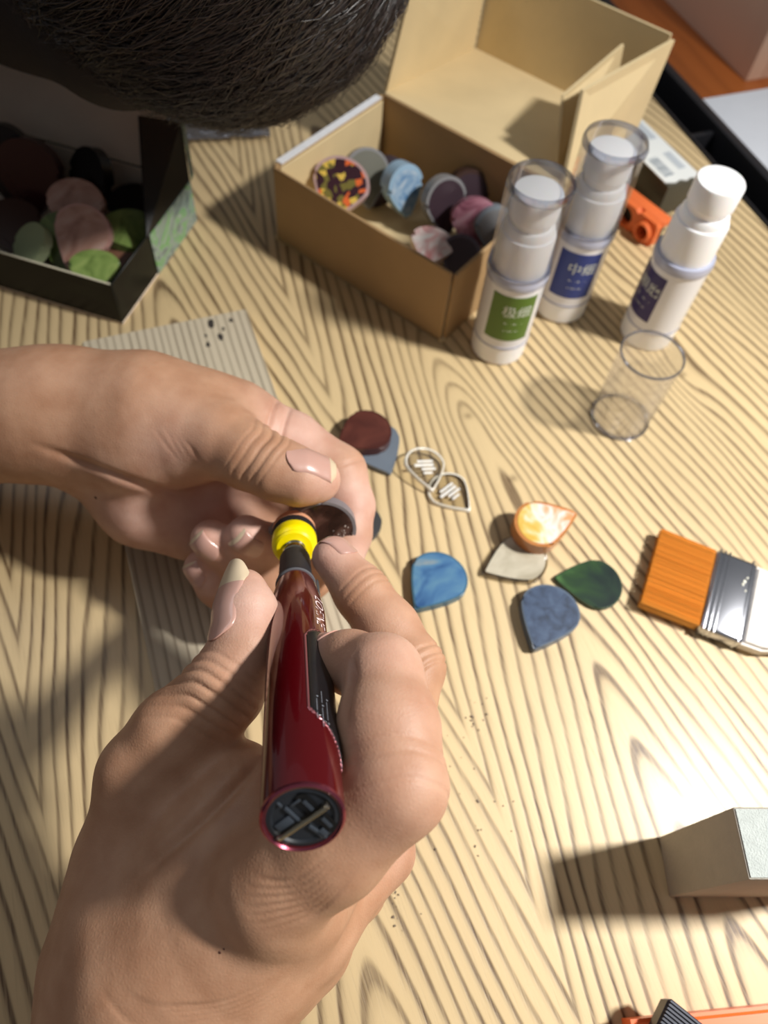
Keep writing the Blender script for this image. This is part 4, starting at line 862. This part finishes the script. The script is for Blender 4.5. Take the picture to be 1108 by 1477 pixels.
def crease(Vv, Nn, c, t, s, w, depth, rad, wob=0.0):
    """thin furrow: plane through c with normal t, on the side s points to"""
    t = np.array(t) / np.linalg.norm(t); s = np.array(s) / np.linalg.norm(s); q = Vv - c
    r2 = (q ** 2).sum(1); m = r2 < (rad * 1.6) ** 2; q = q[m]
    lat = np.cross(t, s); x = q @ t + wob * np.sin((q @ lat) * 500) * 0.00025 + wob * ((q @ lat) ** 2) * 20
    g = np.exp(-(x / w) ** 2) * np.clip((q @ s) / (rad * 0.25), 0, 1) * np.clip(1.6 - np.sqrt(r2[m]) / rad, 0, 1)
    Vv[m] -= Nn[m] * (depth * g)[:, None]
def swell(Vv, Nn, c, rad, amp):
    r2 = ((Vv - c) ** 2).sum(1); m = r2 < (2.5 * rad) ** 2; Vv[m] += Nn[m] * (amp * np.exp(-r2[m] / rad ** 2))[:, None]
def finish(F, creases, swells, pinks, inv=()):
    Vv, Q = F.mesh(3); Nn = vnormals(Vv, Q)
    for s in swells: swell(Vv, Nn, *s)
    Nn = vnormals(Vv, Q)
    for c in creases: crease(Vv, Nn, *c)
    pk_ = np.full(len(Vv), 0.0)
    for (c, rad, a) in pinks: pk_ = np.maximum(pk_, a * np.exp(-((Vv - c) ** 2).sum(1) / rad ** 2))
    return Vv, Q, np.clip(pk_, 0, 1)

person = empty('person', D(-330, 900, 0.33) * np.array([1, 1, 0]), 0, 'bare-armed person holding a rotary tool to a pick, only hands and forearms in view', 'person')
Fr = build_hand([R_index, R_middle, R_ring, R_pinky, R_thumb], R_sol, (), ())
Fl = build_hand([L_index, L_middle, L_ring, L_pinky, L_thumb], L_sol, (), ())
d3 = lambda px, py, d: D(px, py, d * RPS / 1000.0)
def ax(a, b): v = b[0] - a[0]; return v / np.linalg.norm(v)
cr = []
ta = ax(R_thumb[3], R_thumb[4]); ts = TOC(R_thumb[3][0]) - 0.5 * RIGHT
for o_, w_, dp in ((-0.0125, 0.0006, 0.0004), (-0.009, 0.0006, 0.0006), (-0.0055, 0.0006, 0.0009), (-0.0015, 0.0007, 0.0011), (0.0022, 0.0006, 0.0010), (0.0055, 0.0006, 0.0007), (0.0085, 0.0005, 0.0004)):
    cr.append((R_thumb[3][0] + ta * o_, ta, ts, w_, dp, 0.014, 1.0))
ia = ax(R_index[2], R_index[3])
for o_ in (0.008, 0.0045, -0.002): cr.append((R_index[2][0] + ia * o_, ia + 0.15 * RIGHT, TOC(R_index[2][0]) + 0.5 * RIGHT, 0.0006, 0.0005, 0.013, 0.6))
cr.append((d3(520, 965, 206), np.array(ax(R_index[4], R_index[6])) * 0.8 + 0.7 * DOWN, TOC(R_index[4][0]), 0.0014, 0.0028, 0.012, 0.2))
ma = ax(R_middle[2], R_middle[4])
for o_, dp in ((-0.004, 0.0007), (-0.001, 0.0008), (0.002, 0.0006)): cr.append((R_middle[2][0] + ma * o_, ma, TOC(R_middle[2][0]) + 0.8 * RIGHT, 0.0006, dp, 0.012, 1.0))
for o_, dp in ((-0.002, 0.0005), (0.001, 0.0006), (0.004, 0.0005)): cr.append((R_middle[4][0] + ma * o_, ma, TOC(R_middle[4][0]) + 1.2 * RIGHT, 0.0005, dp, 0.010, 1.0))
web = d3(325, 1140, 225); cr.append((web, DOWN * 0.85 + RIGHT * 0.75, TOC(web), 0.0016, 0.0022, 0.022, 0.0))
for i in range(7):                           # stretched skin behind the index knuckle
    c = d3(395 + 6 * i, 1262 + 10 * i, 188); cr.append((c, DOWN * (1.0) + RIGHT * (0.25 + 0.05 * i), TOC(c), 0.0006, 0.00045, 0.014, 1.5))
for i in range(8):                           # wrist lines
    c = d3(200 + 8 * i, 1432 + 8 * i, 196); cr.append((c, DOWN + RIGHT * -0.25, TOC(c), 0.0007, 0.0004, 0.022, 0.8))
Vr, Qr, kr = finish(Fr, cr, [(d3(355, 1300, 178), 0.010, 0.0012), (d3(300, 1420, 182), 0.006, -0.0010)],
    [(R_index[-1][0], 0.012, 0.9), (R_index[4][0], 0.014, 0.6), (R_index[3][0], 0.014, 0.5), (R_index[2][0], 0.012, 0.5), (R_middle[-1][0], 0.012, 0.9), (R_middle[3][0], 0.012, 0.3), (R_thumb[-2][0], 0.014, 0.9), (R_ring[1][0], 0.012, 0.3), (R_thumb[4][0], 0.012, 0.5)])
cr = []; d3 = lambda px, py, d: D(px, py, d * 1.07 / 1000.0)
ta = ax(L_thumb[2], L_thumb[4]); ts = TOC(L_thumb[3][0]) - 0.9 * DOWN
for o_, w_, dp in ((-0.0120, 0.0006, 0.0005), (-0.0085, 0.0007, 0.0008), (-0.0045, 0.0008, 0.0013), (-0.0005, 0.0008, 0.0011), (0.003, 0.0006, 0.0006)):
    cr.append((L_thumb[3][0] + ta * o_, ta, ts, w_, dp, 0.012, 1.2))
la = ax(L_index[0], L_index[2])
for o_, dp in ((0.014, 0.0024), (0.020, 0.0016)): cr.append((L_index[0][0] + la * o_, la + 0.25 * RIGHT, TOC(L_index[0][0]), 0.0011, dp, 0.014, 0.4))
cr.append((L_index[2][0], ax(L_index[2], L_index[3]), TOC(L_index[2][0]), 0.0008, 0.0008, 0.012, 0.4))
for i, (px, py) in enumerate(((250, 640), (265, 650), (282, 655), (232, 632))):
    c = d3(px, py, 275); cr.append((c, RIGHT * 0.95 - DOWN * (0.45 + 0.1 * i), TOC(c), 0.0009, 0.0007, 0.016, 0.6))
c = d3(190, 690, 300); cr.append((c, DOWN * 0.9 - RIGHT * 0.35, TOC(c), 0.0018, 0.0022, 0.026, 0.0))
c = d3(255, 720, 300); cr.append((c, DOWN * 0.9 + RIGHT * 0.3, TOC(c), 0.0010, 0.0014, 0.018, 0.0))
Vl, Ql, kl_ = finish(Fl, cr, [(d3(190, 600, 272), 0.014, 0.0010)],
    [(L_thumb[-1][0], 0.012, 0.9), (L_index[1][0], 0.022, 0.9), (L_index[3][0], 0.016, 1.0), (L_index[-1][0], 0.014, 0.9), (L_middle[-1][0], 0.014, 0.9), (L_ring[-1][0], 0.014, 0.9), (L_pinky[-1][0], 0.014, 0.8), (d3(220, 730, 310), 0.030, 0.7), (d3(300, 720, 315), 0.020, 0.8), (d3(250, 660, 280), 0.018, 0.4)])
# upper arms and shoulders, outside the frame
def TP(u, v, z): return TL(u, v, z)
SL_, SR_ = TP(-0.33, -0.43, 0.27), TP(0.07, -0.43, 0.27); EL_, ER_ = TP(-0.315, -0.295, 0.055), TP(0.085, -0.255, 0.055)
for q_ in (L_sol, R_sol): q_[0][0][1] = (q_[0][0][1][0], q_[0][0][1][1] - 0.0015)
Fa = Field(np.minimum(SL_, SR_) - np.array([0.16, 0.40, 0.28]), np.maximum(np.maximum(SL_, L_sol[0][0][1][0]), R_sol[0][0][1][0]) + np.array([0.08, 0.12, 0.36]), 0.005)
Fa.chain([L_sol[0][0][1], L_sol[0][0][0], (EL_, 0.040), (SL_, 0.052)], 0.012); Fa.chain([R_sol[0][0][1], R_sol[0][0][0], (ER_, 0.040), (SR_, 0.052)], 0.012)
HD1 = TP(-0.13, -0.32, 0.47); d1f = GV * 0.75 + np.array([0, 0, -0.66]); d1f /= np.linalg.norm(d1f); d1s = -GU; d1u = np.cross(d1s, d1f); d1u = d1u if d1u[2] > 0 else -d1u
h1 = lambda f, q, w: HD1 + d1f * f + d1s * q + d1u * w
Fa.cone(TP(-0.13, -0.45, 0.30), h1(-0.03, 0, -0.05), 0.056, 0.052, 0.02); Fa.cone(h1(0.012, 0, 0), h1(-0.02, 0, 0.004), 0.076, 0.076, 0.02); Fa.cone(h1(0.035, 0, -0.055), h1(0.045, 0, -0.09), 0.05, 0.032, 0.03)
Fa.cone(h1(0.088, 0, -0.03), h1(0.102, 0, -0.05), 0.006, 0.010, 0.012); Fa.cone(h1(0.08, -0.014, -0.075), h1(0.08, 0.014, -0.075), 0.006, 0.006, 0.006)
for q in (-1, 1): Fa.cone(h1(0, q * 0.074, -0.03), h1(-0.006, q * 0.08, -0.05), 0.011, 0.008, 0.006); Fa.cone(h1(0.078, q * 0.042, -0.026), h1(0.080, q * 0.022, -0.026), 0.008, 0.008, 0.006)
Va, Qa = Fa.mesh(2); kr = np.concatenate([kr, np.zeros(len(Va))]); Qr = np.concatenate([Qr, Qa + len(Vr)]); Vr = np.concatenate([Vr, Va])
Fs = Field(np.minimum(SL_, SR_) - np.array([0.26, 0.40, 0.62]), np.maximum(SL_, SR_) + np.array([0.22, 0.22, 0.16]), 0.008)
Fs.cone(SL_, SR_, 0.068, 0.068, 0.03); Fs.cone(TP(-0.13, -0.46, 0.20), TP(-0.13, -0.50, -0.22), 0.135, 0.13, 0.05); Fs.cone(TP(-0.21, -0.46, 0.16), TP(-0.05, -0.46, 0.16), 0.115, 0.115, 0.05)
for a_, b_ in ((SL_, EL_), (SR_, ER_)): Fs.cone(a_, a_ * 0.45 + b_ * 0.55, 0.064, 0.060, 0.02)
Vs, Qs = Fs.mesh(2); link('shirt', fast_mesh('shirt', Vs - np.array(person.location), Qs), plain('navy_cloth', srgb(40, 44, 56), 0.9, noise=0.08, nscale=200, bump=0.3), person)
bm = bmesh.new(); bmesh.ops.create_icosphere(bm, subdivisions=5, radius=1.0); g = np.random.default_rng(5)
for v in bm.verts:
    c = np.array(v.co); v.co = V(h1(-0.006 + c[0] * 0.092, c[1] * 0.086, 0.008 + c[2] * 0.088) * 1.0 + g.normal(0, 0.0006, 3) - np.array(person.location))
bmesh.ops.delete(bm, geom=[f for f in bm.faces if (lambda c: (c @ d1u) < -0.055 or ((c @ d1f) > 0.05 and (c @ d1u) < 0.03))(np.array(f.calc_center_median()) + np.array(person.location) - HD1)], context='FACES')
from_bm('hair', bm, plain('short_black_hair', srgb(24, 20, 18), 0.45, noise=0.2, nscale=300, bump=0.6, bscale=900), person, True)
allV = np.concatenate([Vr, Vl]) - np.array(person.location); allQ = np.concatenate([Qr, Ql + len(Vr)])
me = fast_mesh('body', allV, allQ); at_ = me.attributes.new('pink', 'FLOAT', 'POINT'); at_.data.foreach_set('value', np.concatenate([kr, kl_]).astype(np.float32))
body = link('body', me, skin, person)

from mathutils.bvhtree import BVHTree
bvh = BVHTree.FromPolygons(allV.tolist(), allQ.tolist())
PL = np.array(person.location)
def nail(base, along, nrm, w, l, free=0.25, drop=0.0, lift=0.0004):
    """nail plate laid on the skin: base = point on the finger axis below the cuticle, along = towards the fingertip"""
    along = np.array(along) / np.linalg.norm(along); nrm = np.array(nrm) - (np.array(nrm) @ along) * along; nrm /= np.linalg.norm(nrm); lat = np.cross(along, nrm)
    nu, nv = 16, 24; G = np.zeros((nv + 1, nu + 1, 3)); bed = 1 - free
    def cast(p):
        h = bvh.ray_cast(V(p - PL + nrm * 0.016), V(-nrm), 0.03); return None if h[0] is None else float((np.array(h[0]) + PL - p) @ nrm)
    jb = int(round(bed * nv))
    for j in range(nv + 1):
        v = j / nv; sh = 0.82 + 0.18 * math.sqrt(max(0, 1 - max(0, 1 - v / 0.22) ** 2)); te = 1.0 if v < bed else 1 - 0.16 * ((v - bed) / free) ** 2
        hs = []
        for i in range(nu + 1):
            u = -1 + 2 * i / nu; y = l * v
            if v < 0.3: y += l * 0.10 * u * u * (1 - v / 0.3)
            if v > bed: y -= l * (free * 0.55 * u ** 4 + 0.03 * u * u) * ((v - bed) / free)
            p = base + along * y + lat * (u * w / 2 * sh * te); G[j, i] = p; hs.append(cast(p))
        c = hs[nu // 2] if hs[nu // 2] is not None else 0.0
        if j <= jb: crow = c
        else: c = crow + (crow - crow0) * (j - jb) / 3 * 0.6 - drop * ((j - jb) / (nv - jb)) ** 2
        if j == jb - 3: crow0 = c
        for i in range(nu + 1):
            u = -1 + 2 * i / nu; arc = c - (w * 0.30) * (1 - math.sqrt(max(0, 1 - (0.86 * u) ** 2))) * 1.25
            hh = arc
            G[j, i] += nrm * (hh + lift)
    out = []
    for (j0, j1, m, nm) in ((0, jb, nailm, 'nail'), (jb, nv, nfree, 'free_edge')):
        g = G[j0:j1 + 1]; m_ = g.shape[0]; vs = [p - PL - nrm * 0.0006 for p in g.reshape(-1, 3)] + [p - PL for p in g.reshape(-1, 3)]; fs = []; M1 = m_ * (nu + 1)
        for j in range(m_ - 1):
            for i in range(nu):
                a = j * (nu + 1) + i; q = (a, a + 1, a + nu + 2, a + nu + 1); fs.append(tuple(M1 + k for k in q)); fs.append(q[::-1])
        ring = [(0, i) for i in range(nu + 1)] + [(j, nu) for j in range(1, m_)] + [(m_ - 1, i) for i in range(nu - 1, -1, -1)] + [(j, 0) for j in range(m_ - 2, 0, -1)]
        ids = [j * (nu + 1) + i for j, i in ring]
        for a, b_ in zip(ids, ids[1:] + ids[:1]): fs.append((a, b_, M1 + b_, M1 + a))
        out.append(pydata(nm, vs, fs, m, person if nm == 'nail' else out[0], True, 60))
    return out
# right thumb nail: long, faces left and up
tn = -RIGHT * 0.74 + TOC(R_thumb[5][0]) * 0.70
al_ = ax(R_thumb[4], R_thumb[6]); nail(R_thumb[4][0] + al_ * 0.0005, al_, tn, 0.0128, 0.0275, 0.34, 0.0010, 0.0007)
tn = TOC(L_thumb[4][0]) * 0.80 - DOWN * 0.66; al_ = ax(L_thumb[3], L_thumb[5]) - DOWN * 0.28
nail(L_thumb[4][0] - al_ * 0.0050, al_, tn, 0.0125, 0.0190, 0.13, 0.0006)
def tipnail(ch, tn, w, l, back=0.005, free=0.07):
    a = ax(ch[-2], ch[-1]); nail(ch[-1][0] - a * back, a, tn, w, l, free, 0.001)
tipnail(R_middle, TOC(R_middle[-1][0]) * 0.45 + RIGHT * 0.8 - DOWN * 0.3, 0.0105, 0.0115)
tipnail(R_index, TOC(R_index[-1][0]) * 0.1 - DOWN * 1.0, 0.0095, 0.0125, 0.005, 0.3)
tipnail(L_middle, TOC(L_middle[-1][0]) * 0.75 + DOWN * 0.65, 0.0105, 0.0120)
tipnail(L_ring, TOC(L_ring[-1][0]) * 0.6 + DOWN * 0.75, 0.0105, 0.0120)
tipnail(L_pinky, TOC(L_pinky[-1][0]) * 0.4 + DOWN * 0.8, 0.0095, 0.0105)
tipnail(L_index, -TOC(L_index[-1][0]) + RIGHT * 0.6, 0.0100, 0.0110)

def mole(px, py, r):
    rd = CM @ ray(px, py); rd /= np.linalg.norm(rd); h = bvh.ray_cast(V(CP - PL), V(rd), 1.0)
    if h[0] is None: return
    M_ = Matrix.Translation(h[0]) @ V(h[1]).to_track_quat('Z', 'Y').to_matrix().to_4x4() @ Matrix.Diagonal((1, 1, 0.35, 1))
    bm = bmesh.new(); bmesh.ops.create_icosphere(bm, subdivisions=2, radius=r, matrix=M_); from_bm('mole', bm, plain('mole_brown', srgb(84, 50, 38), 0.6), person, True)
mole(138, 718, 0.0007); mole(317, 1374, 0.0004); mole(323, 1369, 0.0003)

# ------------------------------------------------------------------ second person: bowed head seen from above
HC = D(282, -176, 0.325)                       # centre of the head, off the top of the frame
hb = empty('person', (HC[0], HC[1], 0.0), 0, 'dark-haired person in a black top bowing the head over the tuck box', 'person')
HL = np.array(hb.location)
# the person leans in from the left: crown forward and up, face turned down to the table
hu = RIGHT * 0.62 + TOC(HC) * 0.66 - DOWN * 0.1; hu /= np.linalg.norm(hu)
hf = np.array([0, 0, -1.0]) - TOC(HC) * 0.35 + RIGHT * 0.1; hf -= (hf @ hu) * hu; hf /= np.linalg.norm(hf)
hs = np.cross(hu, hf)
def hp(f, s_, u): return HC + hf * f + hs * s_ + hu * u
Fh = Field(HC - 0.30, HC + 0.20, 0.003)
def ball(p, r, k, q=None, r2=None): Fh.cone(p, p + 1e-5 if q is None else q, r, r if r2 is None else r2, k)
ball(hp(0.012, 0, 0.0), 0.074, 0.02, hp(-0.020, 0, 0.004), 0.074)
ball(hp(0.035, 0, -0.055), 0.048, 0.03, hp(0.045, 0, -0.088), 0.030)         # jaw
ball(hp(0.088, 0, -0.030), 0.006, 0.012, hp(0.100, 0, -0.050), 0.010)        # nose
for sg in (-1, 1):
    ball(hp(0.0, sg * 0.068, -0.030), 0.008, 0.006, hp(-0.006, sg * 0.070, -0.050), 0.007)   # ears
    ball(hp(0.078, sg * 0.030, -0.012), 0.009, 0.012, hp(0.080, sg * 0.012, -0.012), 0.009)  # brows
[ball(hp(0.076, q * 0.040, -0.028), 0.008, 0.006, hp(0.078, q * 0.024, -0.028), 0.008) for q in (-1, 1)]      # lowered lids
ball(hp(0.080, -0.014, -0.072), 0.006, 0.006, hp(0.080, 0.014, -0.072), 0.006)              # mouth
nk = hp(-0.03, 0, -0.04); ball(nk, 0.036, 0.02, D(165, 30, 0.35), 0.030)
Vh, Qh = Fh.mesh(2); me = fast_mesh('head', Vh - HL, Qh); at_ = me.attributes.new('pink', 'FLOAT', 'POINT'); link('body', me, skin, hb)
def DJ(px, py, d): return D(px, py, d)
tp = [(DJ(165, 25, 0.345), 0.038), (DJ(20, -110, 0.362), 0.053), (DJ(-190, -200, 0.38), 0.075), (TL(-0.60, -0.22, 0.175), 0.098), (TL(-0.67, -0.40, 0.06), 0.122), (TL(-0.68, -0.45, -0.24), 0.125)]
lo_t = np.min([p - r for p, r in tp], 0) - 0.16; hi_t = np.max([p + r for p, r in tp], 0) + 0.10
Ft = Field(lo_t, hi_t, 0.005); Ft.chain(tp, 0.03)
for sg in (-1, 1):                            # shoulders and upper arms hanging beside the table edge
    sh_ = TL(-0.61 + sg * 0.125, -0.25, 0.185); Ft.cone(tp[3][0], sh_, 0.075, 0.058, 0.03); Ft.cone(sh_, TL(-0.67 + sg * 0.17, -0.33, -0.03), 0.056, 0.046, 0.02)
Vt, Qt = Ft.mesh(3); link('black_top', fast_mesh('top', Vt - HL, Qt), plain('black_cloth', srgb(30, 23, 22), 0.85, noise=0.1, nscale=300, bump=0.3), hb)
# hair: a cap plus thousands of fine locks
hairm, nt, b = new_mat('dark_hair'); b.inputs['Base Color'].default_value = srgb(38, 26, 22); b.inputs['Roughness'].default_value = 0.34; b.inputs['Specular IOR Level'].default_value = 1.0; b.inputs['Coat Weight'].default_value = 0.25; b.inputs['Coat Roughness'].default_value = 0.3
nz = nt.nodes.new('ShaderNodeTexNoise'); nz.inputs['Scale'].default_value = 220; tcn = nt.nodes.new('ShaderNodeTexCoord'); nt.links.new(tcn.outputs['Object'], nz.inputs['Vector']); rp = ramp(nt, [(0.3, srgb(16, 11, 10)), (0.7, srgb(40, 27, 23))]); nt.links.new(nz.outputs['Fac'], rp.inputs[0]); nt.links.new(rp.outputs[0], b.inputs['Base Color'])
RA = np.array([0.096, 0.089, 0.093])           # hair cap radii along face, side, up
HO = hp(-0.004, 0, 0.006)
def on_cap(dv, k=1.0): return HO + hf * dv[0] * RA[0] * k + hs * dv[1] * RA[1] * k + hu * dv[2] * RA[2] * k
bm = bmesh.new(); bmesh.ops.create_icosphere(bm, subdivisions=5, radius=1.0)
for v in bm.verts: v.co = V(on_cap(np.array(v.co), 0.965) - HL)
bmesh.ops.delete(bm, geom=[f for f in bm.faces if (lambda c: (c @ hf) > 0.045 and (c @ hu) < -0.005)(np.array(f.calc_center_median()) + HL - HO)], context='FACES')
cap_o = from_bm('hair_cap', bm, plain('hair_underlayer', srgb(24, 17, 15), 0.75, noise=0.2, nscale=250, spec=0.2), hb, True)
g = np.random.default_rng(21); NS, NP = 15000, 9
dv = g.normal(size=(NS * 3, 3)); dv /= np.linalg.norm(dv, axis=1, keepdims=True); dv = dv[(dv[:, 2] > -0.97) & ~((dv[:, 0] > 0.66) & (dv[:, 2] < 0.35))][:NS]; NS = len(dv)
clump = g.normal(size=(420, 3)); clump /= np.linalg.norm(clump, axis=1, keepdims=True); cid = np.argmax(dv @ clump.T, 1); cph = g.normal(0, 1, (420, 3))
whorl = np.array([-0.35, -0.25, 0.9]); whorl /= np.linalg.norm(whorl)
P0 = dv.copy(); flow = P0 - whorl; fw_ = -RIGHT * 0.85 + DOWN * 0.55; fall = np.tile([fw_ @ hf, fw_ @ hs, fw_ @ hu], (NS, 1)); pts = []; cur = P0.copy(); lift = 1.0 + 0.02 * g.random(NS)
wv = g.normal(0, 0.06, (NS, 3)) + cph[cid] * 0.22; sl = 0.08 + 0.07 * g.random(NS)
for k in range(NP):
    wid = lift + 0.025 * k / NP * g.random(NS) + (0.10 * (k / NP) ** 2) * (g.random(NS) ** 4)
    pts.append(HO + (cur * RA * wid[:, None]) @ np.array([hf, hs, hu]))
    d_ = (cur - whorl) * 0.35 + fall * 0.9 + wv; d_ -= (d_ * cur).sum(1, keepdims=True) * cur; d_ /= np.linalg.norm(d_, axis=1, keepdims=True) + 1e-9
    cur = cur + d_ * sl[:, None]; cur /= np.linalg.norm(cur, axis=1, keepdims=True)
    wv = wv + g.normal(0, 0.025, (NS, 3))
pts = np.stack(pts, 1)                        # NS, NP, 3
out_n = pts - HO; out_n /= np.linalg.norm(out_n, axis=2, keepdims=True); tan = np.gradient(pts, axis=1); tan /= np.linalg.norm(tan, axis=2, keepdims=True) + 1e-12
sidev = np.cross(tan, out_n); wd = (0.00028 + 0.0004 * g.random(NS) ** 2)[:, None, None] * np.array([0.7, 1, 1, 1, 1, 0.9, 0.75, 0.5, 0.15])[None, :, None]
A = pts + sidev * wd; B = pts - sidev * wd; Cc = pts + out_n * wd * 0.9
HV = np.stack([A, B, Cc], 2).reshape(-1, 3) - HL; base_i = (np.arange(NS) * NP * 3)[:, None] + (np.arange(NP - 1) * 3)[None]; base_i = base_i.reshape(-1)
HQ = np.concatenate([np.stack([base_i + a, base_i + b_, base_i + 3 + b_, base_i + 3 + a], 1) for a, b_ in ((0, 1), (1, 2), (2, 0))])
ho = link('hair', fast_mesh('hair', HV, HQ), hairm, hb); ho['kind'] = 'stuff'
